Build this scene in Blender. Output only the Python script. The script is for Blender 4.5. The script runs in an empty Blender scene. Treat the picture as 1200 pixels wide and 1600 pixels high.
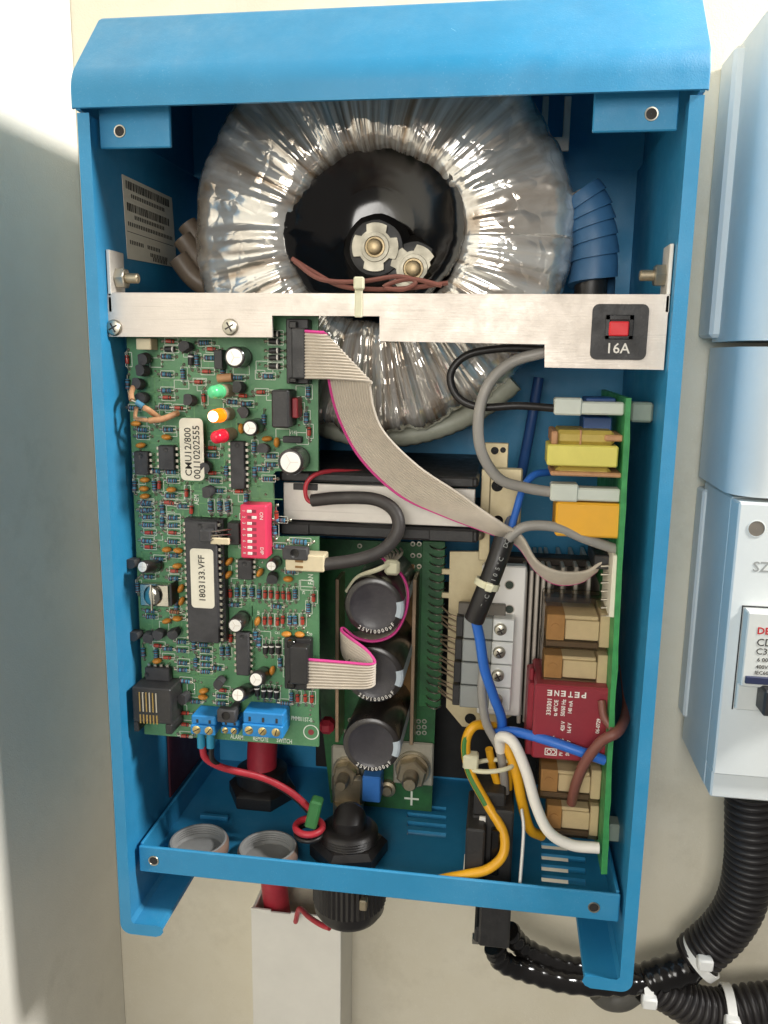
import bpy, math, random
from mathutils import Vector, Matrix, noise
random.seed(7)
V = Vector
S = 0.001                                   # everything below is written in millimetres
sc = bpy.context.scene
COL = sc.collection
# ------------------------------------------------------------------ camera
CAM_ROT = (-0.19148358, -0.01379973, 0.14058761)
CAM_POS = V((46.876, -293.660, -83.048))
FPX = 1271.14                               # focal length in pixels of the 1200 x 1600 picture
def _cam_axes():
    rx, ry, rz = CAM_ROT
    R = Matrix.Rotation(rz, 3, 'Z') @ Matrix.Rotation(rx, 3, 'X') @ Matrix.Rotation(ry, 3, 'Y')
    return R
CR = _cam_axes()
cd = bpy.data.cameras.new('camera'); cam = bpy.data.objects.new('camera', cd); COL.objects.link(cam)
right, fwd, up = CR.col[0], CR.col[1], CR.col[2]
m3 = Matrix((right, up, -fwd)).transposed()
cam.matrix_world = Matrix.Translation(CAM_POS * S) @ m3.to_4x4()
cd.sensor_fit = 'VERTICAL'; cd.sensor_height = 36; cd.sensor_width = 27
cd.lens = FPX / 1600 * 36; cd.clip_start = 0.01; cd.clip_end = 50
sc.camera = cam
# ------------------------------------------------------------------ light
w = bpy.data.worlds.new('World'); sc.world = w; w.use_nodes = True
w.node_tree.nodes['Background'].inputs[0].default_value = (1.0, 0.98, 0.95, 1)
w.node_tree.nodes['Background'].inputs[1].default_value = 0.085
def area(name, loc, target, size, power, col=(1, 1, 1), sy=None):
    l = bpy.data.lights.new(name, 'AREA'); l.energy = power; l.color = col; l.size = size * S
    if sy: l.shape = 'RECTANGLE'; l.size_y = sy * S
    o = bpy.data.objects.new(name, l); COL.objects.link(o)
    d = (V(target) - V(loc)).normalized()
    o.matrix_world = Matrix.Translation(V(loc) * S) @ d.to_track_quat('-Z', 'Y').to_matrix().to_4x4()
    return o
area('window_light', (760, -115, 460), (-40, 20, -120), 130, 7.6, (1.0, 0.98, 0.95))
area('front_fill', (-60, -1150, 120), (0, 30, -220), 480, 3.9, (1.0, 0.97, 0.92))  # unseen soft fill added in front for film reflections and wall brightness
sc.view_settings.view_transform = 'Standard'; sc.view_settings.look = 'None'
sc.view_settings.exposure = 1.0; sc.view_settings.gamma = 1
sc.render.engine = 'CYCLES'
# ------------------------------------------------------------------ pixel -> place
def ray(u, v): return CR @ V(((u - 600) / FPX, 1, -(v - 800) / FPX))
def P(u, v, Y):
    d = ray(u, v); return CAM_POS + d * ((Y - CAM_POS.y) / d.y)
def PX(u, v, X):
    d = ray(u, v); return CAM_POS + d * ((X - CAM_POS.x) / d.x)
def PZ(u, v, Z):
    d = ray(u, v); return CAM_POS + d * ((Z - CAM_POS.z) / d.z)
# ------------------------------------------------------------------ materials
def lin(h):
    h = h.lstrip('#'); r = [int(h[i:i+2], 16) / 255 for i in (0, 2, 4)]
    return tuple(c / 12.92 if c <= .04045 else ((c + .055) / 1.055) ** 2.4 for c in r) + (1,)
MATS = {}
def mat(name, hexc, rough=.5, metal=0, var=.12, scale=60, bump=0, bscale=400, coat=0, hex2=None, trans=0, emit=None, aniso=None, ior=None, spec=None):
    if name in MATS: return MATS[name]
    m = bpy.data.materials.new(name); m.use_nodes = True; nt = m.node_tree; N = nt.nodes; Lk = nt.links
    b = N['Principled BSDF']; c = lin(hexc)
    b.inputs['Roughness'].default_value = rough; b.inputs['Metallic'].default_value = metal
    b.inputs['Base Color'].default_value = c
    tc = N.new('ShaderNodeTexCoord')
    geo = N.new('ShaderNodeNewGeometry')
    if var or hex2:
        n = N.new('ShaderNodeTexNoise'); n.inputs['Scale'].default_value = scale; n.inputs['Detail'].default_value = 6; n.inputs['Roughness'].default_value = .65
        Lk.new(geo.outputs['Position'], n.inputs['Vector'])
        r = N.new('ShaderNodeValToRGB'); Lk.new(n.outputs['Fac'], r.inputs[0])
        c2 = lin(hex2) if hex2 else tuple(x * (1 - var) for x in c[:3]) + (1,)
        c1 = c if hex2 else tuple(min(1, x * (1 + var * .5)) for x in c[:3]) + (1,)
        r.color_ramp.elements[0].position = .32; r.color_ramp.elements[1].position = .68
        r.color_ramp.elements[0].color = c2; r.color_ramp.elements[1].color = c1
        Lk.new(r.outputs[0], b.inputs['Base Color'])
        mr = N.new('ShaderNodeMapRange'); Lk.new(n.outputs['Fac'], mr.inputs[0])
        mr.inputs[1].default_value = .3; mr.inputs[2].default_value = .7
        mr.inputs[3].default_value = min(1, rough * 1.25 + .03); mr.inputs[4].default_value = rough * .85
        Lk.new(mr.outputs[0], b.inputs['Roughness'])
    if bump:
        n2 = N.new('ShaderNodeTexNoise'); n2.inputs['Scale'].default_value = bscale; n2.inputs['Detail'].default_value = 3
        if aniso:
            mp = N.new('ShaderNodeMapping'); mp.inputs['Scale'].default_value = aniso
            Lk.new(geo.outputs['Position'], mp.inputs[0]); Lk.new(mp.outputs[0], n2.inputs['Vector'])
        else: Lk.new(geo.outputs['Position'], n2.inputs['Vector'])
        bp = N.new('ShaderNodeBump'); bp.inputs['Strength'].default_value = bump; bp.inputs['Distance'].default_value = .0004
        Lk.new(n2.outputs['Fac'], bp.inputs['Height']); Lk.new(bp.outputs[0], b.inputs['Normal'])
    if coat: b.inputs['Coat Weight'].default_value = coat; b.inputs['Coat Roughness'].default_value = .15
    if trans: b.inputs['Transmission Weight'].default_value = trans
    if ior: b.inputs['IOR'].default_value = ior
    if spec is not None: b.inputs['Specular IOR Level'].default_value = spec
    if emit: b.inputs['Emission Color'].default_value = lin(emit[0]); b.inputs['Emission Strength'].default_value = emit[1]
    MATS[name] = m; return m
BLUE = mat('blue_paint', '#2b88b6', .5, 0, .07, 35, .12, 1500)
WALL = mat('wall_plaster', '#e6dfcc', .85, 0, .1, 9, .25, 260, hex2='#dcd3bb')
SIDEW = mat('side_wall_plaster', '#ece8dc', .85, 0, .08, 9, .3, 220)
ALU = mat('brushed_aluminium', '#d8cec3', .5, .35, .08, 25, .15, 120, aniso=(1, 1, 14))
ALUP = mat('pale_aluminium', '#dcd6cc', .48, .4, .06, 30, .1, 300)
STEEL = mat('zinc_steel', '#b9b4a6', .32, 1, .15, 120)
CHROM = mat('yellow_chromate', '#d9cba6', .42, .45, .2, 50, hex2='#bfae88')
NUT = mat('tin_nut', '#b8aa90', .45, .9, .2, 200)
PCBG = mat('green_board', '#5c9466', .45, 0, .25, 45, .25, 900, hex2='#4c7f56', coat=.2)
PCBR = mat('relay_board_green', '#3f9a55', .5, 0, .15, 150, hex2='#2f7f45')
PCBD = mat('power_board_green', '#2f6b3a', .42, 0, .3, 90, .25, 900, hex2='#1f4a2a', coat=.2)
SILK = mat('silk_print', '#e2e8d8', .7, 0, .1, 300)
SOLDER = mat('solder', '#c4c0b0', .35, .9, .2, 500)
PIN = mat('tinned_pin', '#cdc7ba', .3, 1, .1, 300)
GOLD = mat('gold_pin', '#b59a62', .3, 1, .1, 300)
BLK = mat('black_plastic', '#2b2a2a', .48, 0, .2, 150, .15, 1200)
ICB = mat('chip_epoxy', '#3d3c3d', .62, 0, .12, 200, .2, 2500)
GLOSSB = mat('glossy_black', '#171514', .16, 0, .2, 80)
RUB = mat('black_sleeve', '#3a3634', .5, 0, .2, 120, .2, 500)
SHRINK = mat('shrink_black', '#221f1e', .38, 0, .2, 120, .2, 300)
RES = mat('resistor_blue', '#4d86a3', .4, 0, .15, 900)
RESB = mat('resistor_brown', '#b07a52', .5, 0, .15, 900)
BAND = mat('resistor_band', '#2c2320', .5, 0, .1, 500)
BAND2 = mat('resistor_band_red', '#6e3a30', .5, 0, .1, 500)
GLASS = mat('diode_red', '#b0402f', .2, 0, .2, 900, coat=.6)
CER = mat('ceramic_orange', '#cf8a35', .42, 0, .12, 500)
TAN = mat('tan_sleeve', '#b98a63', .6, 0, .15, 400)
CREAM = mat('cream_nylon', '#dccdaa', .5, 0, .08, 200)
STICK = mat('sticker_paper', '#e2dcc9', .6, 0, .04, 200)
INK = mat('print_ink', '#35322d', .7, 0, .05, 300)
WINK = mat('white_print', '#e8e4dc', .7, 0, .05, 300)
GINK = mat('grey_print', '#9fa09c', .7, 0, .05, 300)
RINK = mat('red_print', '#c22b30', .6, 0, .05, 300)
WHT = mat('white_plastic', '#d9dad4', .4, 0, .05, 30)
DBW = mat('distribution_white', '#dfe2df', .38, 0, .03, 20)
CAPTOP = mat('can_top', '#f0ede6', .35, .4, .05, 300)
CAPS = mat('capacitor_sleeve', '#2b2624', .3, 0, .25, 120, coat=.4)
CAPTP = mat('capacitor_cap', '#38353a', .38, 0, .2, 130, .2, 600, coat=.2)
PINK = mat('switch_pink', '#e23a5e', .42, 0, .05, 200)
PINKW = mat('ribbon_pink', '#d4458f', .5, 0, .05, 300)
RIB = mat('ribbon_grey', '#c6bbab', .5, 0, .1, 150)
TERM = mat('terminal_blue', '#2583c4', .45, 0, .08, 200)
RED = mat('red_wire', '#b8303c', .42, 0, .12, 120)
REDC = mat('red_cable', '#b5303f', .45, 0, .15, 80)
BLUEW = mat('blue_wire', '#2f6cc8', .36, 0, .08, 120)
YEL = mat('yellow_wire', '#e2a51c', .38, 0, .08, 120)
GRN = mat('green_stripe', '#3f7a35', .4, 0, .08, 120)
GREYW = mat('grey_wire', '#94908a', .4, 0, .1, 100)
WHW = mat('white_wire', '#ebe6dc', .4, 0, .05, 100)
BRN = mat('brown_wire', '#7a4a3f', .42, 0, .12, 100)
TIE = mat('cable_tie_nylon', '#d6d2b4', .45, 0, .08, 120)
TIEW = mat('cable_tie_white', '#e6e6e2', .4, 0, .05, 120)
YTAPE = mat('yellow_tape', '#d8cc62', .42, 0, .06, 120)
OCAP = mat('orange_box_cap', '#e5a92c', .38, 0, .05, 120)
TRAFO = mat('dark_red_block', '#8e2a36', .42, 0, .1, 60, .15, 900)
BEIGE = mat('relay_bobbin', '#dccfb0', .5, 0, .08, 150)
AMBER = mat('relay_coil', '#b58a55', .5, 0, .15, 150)
FOAM = mat('grey_tape', '#8b8b80', .5, 0, .12, 60, .2, 300)
SPIR = mat('blue_spiral', '#3a658c', .42, 0, .12, 60)
SLV = mat('brown_sleeve', '#6f6152', .45, 0, .2, 60)
GLANDG = mat('gland_grey', '#8f8f8d', .5, 0, .1, 100)
GLANDR = mat('gland_rim', '#8a7264', .5, 0, .15, 100)
COND = mat('conduit_black', '#2b2828', .42, 0, .25, 60)
GREENS = mat('green_shrink', '#3f7f47', .45, 0, .15, 100)
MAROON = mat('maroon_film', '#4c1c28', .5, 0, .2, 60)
BROWNP = mat('brown_phenolic', '#8a6636', .5, 0, .2, 60)
HS = mat('heatsink_alu', '#cfc6ba', .42, .35, .15, 60, .1, 300)
LEDG = mat('led_green', '#5fc487', .25, 0, 0, 1, emit=('#2fd67a', .06))
LEDY = mat('led_amber', '#e07a10', .25, 0, 0, 1, emit=('#ff7408', .6))
LEDW = mat('led_amber_core', '#fff0d0', .3, 0, 0, 1, emit=('#ffe9c4', 2.5))
LEDR = mat('led_red', '#d81f38', .25, 0, 0, 1, emit=('#ff2038', .05))
LEDS = mat('led_spacer', '#b9a98c', .5, 0, .1, 300)
BTN = mat('red_button', '#d81f28', .4, 0, .05, 200)
TEAL = mat('ferrule_teal', '#2f8fb0', .45, 0, .08, 200)
CARD = mat('trunking_white', '#ebe7dc', .6, 0, .06, 30)
def wear(m, light, dark, fine=900, big=14, amt=.5, bump=.15, streak=None):
    nt = m.node_tree; N = nt.nodes; L = nt.links; b = N['Principled BSDF']; geo = N.new('ShaderNodeNewGeometry')
    src = b.inputs['Base Color'].links[0].from_socket
    def nz(sc, det=5, mp=None, ty=None):
        n = N.new('ShaderNodeTexNoise'); n.inputs['Scale'].default_value = sc; n.inputs['Detail'].default_value = det; n.inputs['Roughness'].default_value = .7
        if ty: n.noise_type = ty
        if mp:
            q = N.new('ShaderNodeMapping'); q.inputs['Scale'].default_value = mp; L.new(geo.outputs['Position'], q.inputs[0]); L.new(q.outputs[0], n.inputs['Vector'])
        else: L.new(geo.outputs['Position'], n.inputs['Vector'])
        return n
    def rng(o, a, c, d=0, e=1):
        r = N.new('ShaderNodeMapRange'); r.inputs[1].default_value = a; r.inputs[2].default_value = c; r.inputs[3].default_value = d; r.inputs[4].default_value = e; L.new(o, r.inputs[0]); return r.outputs[0]
    def mix(f, x, col):
        k = N.new('ShaderNodeMix'); k.data_type = 'RGBA'; L.new(f, k.inputs[0]); L.new(x, k.inputs[6]); k.inputs[7].default_value = lin(col); return k.outputs[2]
    mul = N.new('ShaderNodeMath'); mul.operation = 'MULTIPLY'
    L.new(rng(nz(fine, 2).outputs['Fac'], .6, .72), mul.inputs[0]); L.new(rng(nz(big*2.2).outputs['Fac'], .42, .62), mul.inputs[1])
    f1 = N.new('ShaderNodeMath'); f1.operation = 'MULTIPLY'; f1.inputs[1].default_value = amt; L.new(mul.outputs[0], f1.inputs[0])
    c = mix(f1.outputs[0], src, light)
    c = mix(rng(nz(big).outputs['Fac'], .5, .75, 0, amt*.5), c, light); c = mix(rng(nz(big*1.7+3, 8).outputs['Fac'], .55, .8, 0, amt*.7), c, dark)
    if streak: c = mix(rng(nz(30, 4, streak).outputs['Fac'], .6, .7, 0, amt*.6), c, dark)
    L.new(c, b.inputs['Base Color'])
    nb = nz(fine*1.6, 2); bp = N.new('ShaderNodeBump'); bp.inputs['Strength'].default_value = bump; bp.inputs['Distance'].default_value = .0003; L.new(nb.outputs['Fac'], bp.inputs['Height'])
    if b.inputs['Normal'].links: L.new(b.inputs['Normal'].links[0].from_socket, bp.inputs['Normal'])
    L.new(bp.outputs[0], b.inputs['Normal'])
    L.new(rng(nz(big*3).outputs['Fac'], .3, .7, .36, .62), b.inputs['Roughness'])
wear(BLUE, '#86b4ce', '#1b5680', 1300, 16, .28, .16)
wear(WALL, '#efe9d8', '#a3977c', 700, 11, .42, .5)
wear(SIDEW, '#efede4', '#a8a392', 700, 11, .42, .5)
wear(ALU, '#e8e2da', '#8d8378', 700, 30, .5, .1, streak=(.4, 1, 30))
wear(ALUP, '#f4efe8', '#8d8378', 700, 30, .35, .1, streak=(.4, 1, 30))
wear(DBW, '#f2f4f2', '#b5b2a6', 900, 20, .2, .05)
wear(PCBG, '#8fb08a', '#2b5638', 1100, 40, .35, .2)
wear(BLK, '#5c5854', '#141312', 1200, 60, .35, .1)
wear(CAPTP, '#6e6a66', '#1c1a19', 1300, 60, .4, .1)
# foil of the transformer: clear film over windings
def foil_mat():
    m = bpy.data.materials.new('film_wrap'); m.use_nodes = True; nt = m.node_tree; N = nt.nodes; L = nt.links
    b = N['Principled BSDF']; b.inputs['Metallic'].default_value = .6; b.inputs['Roughness'].default_value = .13; b.inputs['Coat Weight'].default_value = .6; b.inputs['Coat Roughness'].default_value = .08
    a = N.new('ShaderNodeAttribute'); a.attribute_name = 'polar'
    mp = N.new('ShaderNodeMapping'); mp.inputs['Scale'].default_value = (12, 2.5, 1); L.new(a.outputs['Vector'], mp.inputs[0])
    n = N.new('ShaderNodeTexNoise'); n.inputs['Scale'].default_value = 1; n.inputs['Detail'].default_value = 5; L.new(mp.outputs[0], n.inputs['Vector'])
    r = N.new('ShaderNodeValToRGB'); L.new(n.outputs['Fac'], r.inputs[0])
    r.color_ramp.elements[0].position = .3; r.color_ramp.elements[0].color = lin('#a08a72')
    r.color_ramp.elements[1].position = .62; r.color_ramp.elements[1].color = lin('#f2f0ea')
    L.new(r.outputs[0], b.inputs['Base Color'])
    mp2 = N.new('ShaderNodeMapping'); mp2.inputs['Scale'].default_value = (22, 5, 1); L.new(a.outputs['Vector'], mp2.inputs[0])
    n2 = N.new('ShaderNodeTexNoise'); n2.noise_type = 'RIDGED_MULTIFRACTAL'; n2.inputs['Scale'].default_value = 1; n2.inputs['Detail'].default_value = 3; L.new(mp2.outputs[0], n2.inputs['Vector'])
    bp = N.new('ShaderNodeBump'); bp.inputs['Strength'].default_value = .6; bp.inputs['Distance'].default_value = .0011
    L.new(n2.outputs['Fac'], bp.inputs['Height'])
    geo = N.new('ShaderNodeNewGeometry'); wn = N.new('ShaderNodeTexNoise'); wn.inputs['Scale'].default_value = 55; L.new(geo.outputs['Position'], wn.inputs['Vector'])
    ml = N.new('ShaderNodeVectorMath'); ml.operation = 'MULTIPLY_ADD'; ml.inputs[1].default_value = (.02, .02, .02); L.new(wn.outputs['Color'], ml.inputs[0]); L.new(geo.outputs['Position'], ml.inputs[2])
    vo = N.new('ShaderNodeTexVoronoi'); vo.feature = 'DISTANCE_TO_EDGE'; vo.inputs['Scale'].default_value = 75; L.new(ml.outputs[0], vo.inputs['Vector'])
    b2 = N.new('ShaderNodeBump'); b2.inputs['Strength'].default_value = .55; b2.inputs['Distance'].default_value = .002; L.new(vo.outputs['Distance'], b2.inputs['Height']); L.new(bp.outputs[0], b2.inputs['Normal']); L.new(b2.outputs[0], b.inputs['Normal'])
    return m
FOIL = foil_mat()
def shell_mat():                                # clear brownish relay cover
    m = bpy.data.materials.new('relay_cover_clear'); m.use_nodes = True; nt = m.node_tree; N = nt.nodes; L = nt.links
    N.remove(N['Principled BSDF'])
    t = N.new('ShaderNodeBsdfTransparent'); t.inputs[0].default_value = lin('#fbf6ec')
    g = N.new('ShaderNodeBsdfGlossy'); g.inputs['Roughness'].default_value = .12
    d = N.new('ShaderNodeBsdfDiffuse'); d.inputs[0].default_value = lin('#a58a62')
    m1 = N.new('ShaderNodeMixShader'); m1.inputs[0].default_value = .07; L.new(t.outputs[0], m1.inputs[1]); L.new(d.outputs[0], m1.inputs[2])
    f = N.new('ShaderNodeFresnel'); f.inputs[0].default_value = 1.4
    m2 = N.new('ShaderNodeMixShader'); L.new(f.outputs[0], m2.inputs[0]); L.new(m1.outputs[0], m2.inputs[1]); L.new(g.outputs[0], m2.inputs[2])
    L.new(m2.outputs[0], N['Material Output'].inputs[0]); return m
SHELL = shell_mat()
# ------------------------------------------------------------------ mesh builder
class MB:
    def __init__(s): s.v = []; s.f = []; s.m = []; s.mats = []; s.sm = []
    def mi(s, m):
        if m not in s.mats: s.mats.append(m)
        return s.mats.index(m)
    def add(s, vs, fs, m, smooth=False, M=None):
        o = len(s.v); k = s.mi(m)
        s.v += [tuple(M @ V(p)) if M else tuple(p) for p in vs]
        for f in fs: s.f.append(tuple(i + o for i in f)); s.m.append(k); s.sm.append(smooth)
        return s
    def box(s, x0, x1, y0, y1, z0, z1, m, c=.25, M=None):
        x0, x1 = sorted((x0, x1)); y0, y1 = sorted((y0, y1)); z0, z1 = sorted((z0, z1))
        c = min(c, (x1-x0)*.45, (y1-y0)*.45, (z1-z0)*.45)
        vs = []; idx = {}
        for i, x in enumerate((x0, x1)):
            for j, y in enumerate((y0, y1)):
                for k, z in enumerate((z0, z1)):
                    sx, sy, sz = (c if i == 0 else -c), (c if j == 0 else -c), (c if k == 0 else -c)
                    for a, p in enumerate(((x, y+sy, z+sz), (x+sx, y, z+sz), (x+sx, y+sy, z))):
                        idx[(i, j, k, a)] = len(vs); vs.append(p)
        g = lambda i, j, k, a: idx[(i, j, k, a)]
        fs = []
        fs.append((g(0,0,0,0), g(0,0,1,0), g(0,1,1,0), g(0,1,0,0))); fs.append((g(1,0,0,0), g(1,1,0,0), g(1,1,1,0), g(1,0,1,0)))
        fs.append((g(0,0,0,1), g(1,0,0,1), g(1,0,1,1), g(0,0,1,1))); fs.append((g(0,1,0,1), g(0,1,1,1), g(1,1,1,1), g(1,1,0,1)))
        fs.append((g(0,0,0,2), g(0,1,0,2), g(1,1,0,2), g(1,0,0,2))); fs.append((g(0,0,1,2), g(1,0,1,2), g(1,1,1,2), g(0,1,1,2)))
        for j in (0, 1):
            for k in (0, 1):
                fs.append((g(0,j,k,1), g(1,j,k,1), g(1,j,k,2), g(0,j,k,2)))
        for i in (0, 1):
            for k in (0, 1):
                fs.append((g(i,0,k,0), g(i,1,k,0), g(i,1,k,2), g(i,0,k,2)))
        for i in (0, 1):
            for j in (0, 1):
                fs.append((g(i,j,0,0), g(i,j,1,0), g(i,j,1,1), g(i,j,0,1)))
        for i in (0, 1):
            for j in (0, 1):
                for k in (0, 1): fs.append((g(i,j,k,0), g(i,j,k,1), g(i,j,k,2)))
        return s.add(vs, fs, m, False, M)
    def lathe(s, prof, m, seg=24, M=None, cap0=True, cap1=True, smooth=True, fn=None):
        # prof: (r, h) along local Z
        vs = []; fs = []
        for i, (r, h) in enumerate(prof):
            for k in range(seg):
                a = 2*math.pi*k/seg; rr = r * (fn(a, i) if fn else 1)
                vs.append((rr*math.cos(a), rr*math.sin(a), h))
        for i in range(len(prof)-1):
            for k in range(seg):
                a, b = i*seg+k, i*seg+(k+1) % seg
                fs.append((a, b, b+seg, a+seg))
        if cap0: fs.append(tuple(reversed(range(seg))))
        if cap1: fs.append(tuple(range((len(prof)-1)*seg, len(prof)*seg)))
        return s.add(vs, fs, m, smooth, M)
    def prism(s, poly, y0, y1, m, M=None):        # poly in XZ, extruded along Y
        n = len(poly)
        vs = [(x, y0, z) for x, z in poly] + [(x, y1, z) for x, z in poly]
        fs = [tuple(range(n)), tuple(reversed(range(n, 2*n)))]
        for i in range(n):
            j = (i+1) % n; fs.append((i, i+n, j+n, j))
        return s.add(vs, fs, m, False, M)
    def tube(s, pts, r, m, seg=10, rf=None, res=6, smooth=True, straight=False, flat=1.0):
        pts = [V(p) for p in pts]
        c = pts if straight else spline(pts, res)
        vs = []; fs = []; n = len(c)
        t = (c[1]-c[0]).normalized(); ref = V((0, 0, 1)) if abs(t.z) < .8 else V((1, 0, 0))
        nrm = (ref - t*ref.dot(t)).normalized()
        for i in range(n):
            t = (c[min(i+1, n-1)] - c[max(i-1, 0)]).normalized()
            nrm = (nrm - t*nrm.dot(t)).normalized(); b = t.cross(nrm)
            rr = r*(rf(i/(n-1), i) if rf else 1)
            for k in range(seg):
                a = 2*math.pi*k/seg
                vs.append(c[i] + nrm*math.cos(a)*rr + b*math.sin(a)*rr*flat)
        for i in range(n-1):
            for k in range(seg):
                a, bb = i*seg+k, i*seg+(k+1) % seg
                fs.append((a, bb, bb+seg, a+seg))
        fs.append(tuple(reversed(range(seg)))); fs.append(tuple(range((n-1)*seg, n*seg)))
        return s.add(vs, fs, m, smooth)
    def ball(s, c, r, m, sx=1, sy=1, sz=1, seg=12, M=None):
        T = Matrix.Translation(V(c)) @ Matrix.Diagonal((sx, sy, sz, 1))
        if M: T = M @ T
        prof = [(r*math.sin(math.pi*i/8), -r*math.cos(math.pi*i/8)) for i in range(9)]
        prof[0] = (r*.02, -r); prof[-1] = (r*.02, r)
        return s.lathe(prof, m, seg, T)
    def mesh(s, name):
        me = bpy.data.meshes.new(name)
        me.from_pydata([(x*S, y*S, z*S) for x, y, z in s.v], [], s.f)
        for m in s.mats: me.materials.append(m)
        me.polygons.foreach_set('material_index', s.m); me.polygons.foreach_set('use_smooth', s.sm)
        me.update()
        import bmesh
        bm = bmesh.new(); bm.from_mesh(me); bmesh.ops.recalc_face_normals(bm, faces=bm.faces); bm.to_mesh(me); bm.free()
        if any(s.sm): me.set_sharp_from_angle(angle=math.radians(40))
        return me
def spline(pts, res=6):
    out = []; n = len(pts)
    if n < 3: return [pts[0].lerp(pts[-1], i/res) for i in range(res+1)]
    for i in range(n-1):
        p0 = pts[i-1] if i else pts[0]*2-pts[1]; p1, p2 = pts[i], pts[i+1]
        p3 = pts[i+2] if i+2 < n else pts[-1]*2-pts[-2]
        for k in range(res):
            t = k/res
            out.append(.5*((2*p1)+(p2-p0)*t+(2*p0-5*p1+4*p2-p3)*t*t+(-p0+3*p1-3*p2+p3)*t**3))
    out.append(pts[-1]); return out
W = {}
def _link(o, parent, Mw):
    COL.objects.link(o); W[o.name] = Mw
    if parent:
        o.parent = parent; o.matrix_parent_inverse = W[parent.name].inverted()
    o.matrix_basis = Mw
    return o
def thing(name, label, cat, loc=(0, 0, 0), group=None):
    o = bpy.data.objects.new(name, None); o.empty_display_size = .01
    _link(o, None, Matrix.Translation(V(loc)*S)); o['label'] = label; o['category'] = cat
    if group: o['group'] = group
    return o
def obj(name, mb, parent=None, label=None, cat=None, group=None, kind=None, M=None):
    me = mb.mesh(name) if isinstance(mb, MB) else mb
    o = bpy.data.objects.new(name, me)
    Mw = Matrix.Identity(4)
    if M: Mw = M.copy(); Mw.translation = Mw.translation*S
    _link(o, parent, Mw)
    if label: o['label'] = label
    if cat: o['category'] = cat
    if group: o['group'] = group
    if kind: o['kind'] = kind
    return o
def frame(o, x, y, z=None):                      # matrix with local X, Y (and Z) axes
    x = V(x).normalized(); y = V(y); y = (y-x*y.dot(x)).normalized(); z = x.cross(y)
    M = Matrix((x, y, z)).transposed().to_4x4(); M.translation = V(o); return M
def text_mesh(s, size, align='CENTER', bold=0):
    c = bpy.data.curves.new('t', 'FONT'); c.body = s; c.size = size*S; c.align_x = align; c.align_y = 'CENTER'; c.extrude = .00004; c.offset = bold*S; c.resolution_u = 2
    o = bpy.data.objects.new('t', c); COL.objects.link(o)
    me = bpy.data.meshes.new_from_object(o.evaluated_get(bpy.context.evaluated_depsgraph_get()))
    bpy.data.objects.remove(o); bpy.data.curves.remove(c); return me
def text(s, size, at, xdir, ydir, m, parent, name='lettering', align='CENTER', bold=0, sx=1, fit=None):
    me = text_mesh(s, size, align, bold)
    if fit:
        xs = [v.co.x for v in me.vertices]; sx = fit*S/max(1e-6, max(xs)-min(xs))
    me.materials.clear(); me.materials.append(m)
    F = frame(at, xdir, ydir)
    return obj(name, me, parent, M=F @ Matrix.Diagonal((sx, 1, 1, 1)))
def toCam(o, xdir=(1, 0, 0)):                    # local Z points to the viewer side (-Y)
    return frame(o, xdir, V(xdir).cross(V((0, 1, 0)))) if False else frame(o, xdir, V((0, 1, 0)).cross(V(xdir))*-1)
FRONT = lambda o: frame(o, (1, 0, 0), (0, 0, 1))  # X right, Y up, Z toward viewer (-Y)
UP = lambda o: Matrix.Translation(V(o))
def screw(parent, o, r=3, name='screw', M=None, h=1.6):
    mb = MB(); mb.lathe([(r, 0), (r, h*.35), (r*.85, h*.8), (r*.45, h), (.1, h)], STEEL, 20)
    mb.box(-r*.6, r*.6, -.28, .28, h*.7, h+.12, BAND, .03); mb.box(-.28, .28, -r*.6, r*.6, h*.7, h+.14, BAND, .03)
    return obj(name, mb, parent, M=M or FRONT(o) @ Matrix.Rotation(.5, 4, 'Z'))
def px_rect(u0, v0, u1, v1, Y):
    a = P(u0, (v0+v1)/2, Y).x; b = P(u1, (v0+v1)/2, Y).x
    c = P((u0+u1)/2, v0, Y).z; d = P((u0+u1)/2, v1, Y).z
    return a, b, d, c                            # x0 x1 z0 z1
def px_box(mb, u0, v0, u1, v1, Y, depth, m, c=.3):
    x0, x1, z0, z1 = px_rect(u0, v0, u1, v1, Y); return mb.box(x0, x1, Y, Y+depth, z0, z1, m, c)
# ================================================================== SETTING
YW = 110.5
mb = MB(); mb.box(-168, 900, YW, YW+20, -800, 700, WALL, .1); obj('wall', mb, kind='structure')
mb = MB(); mb.box(-190, -166, -900, YW-.4, -800, 700, SIDEW, .1); obj('side_wall', mb, kind='structure')
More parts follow.
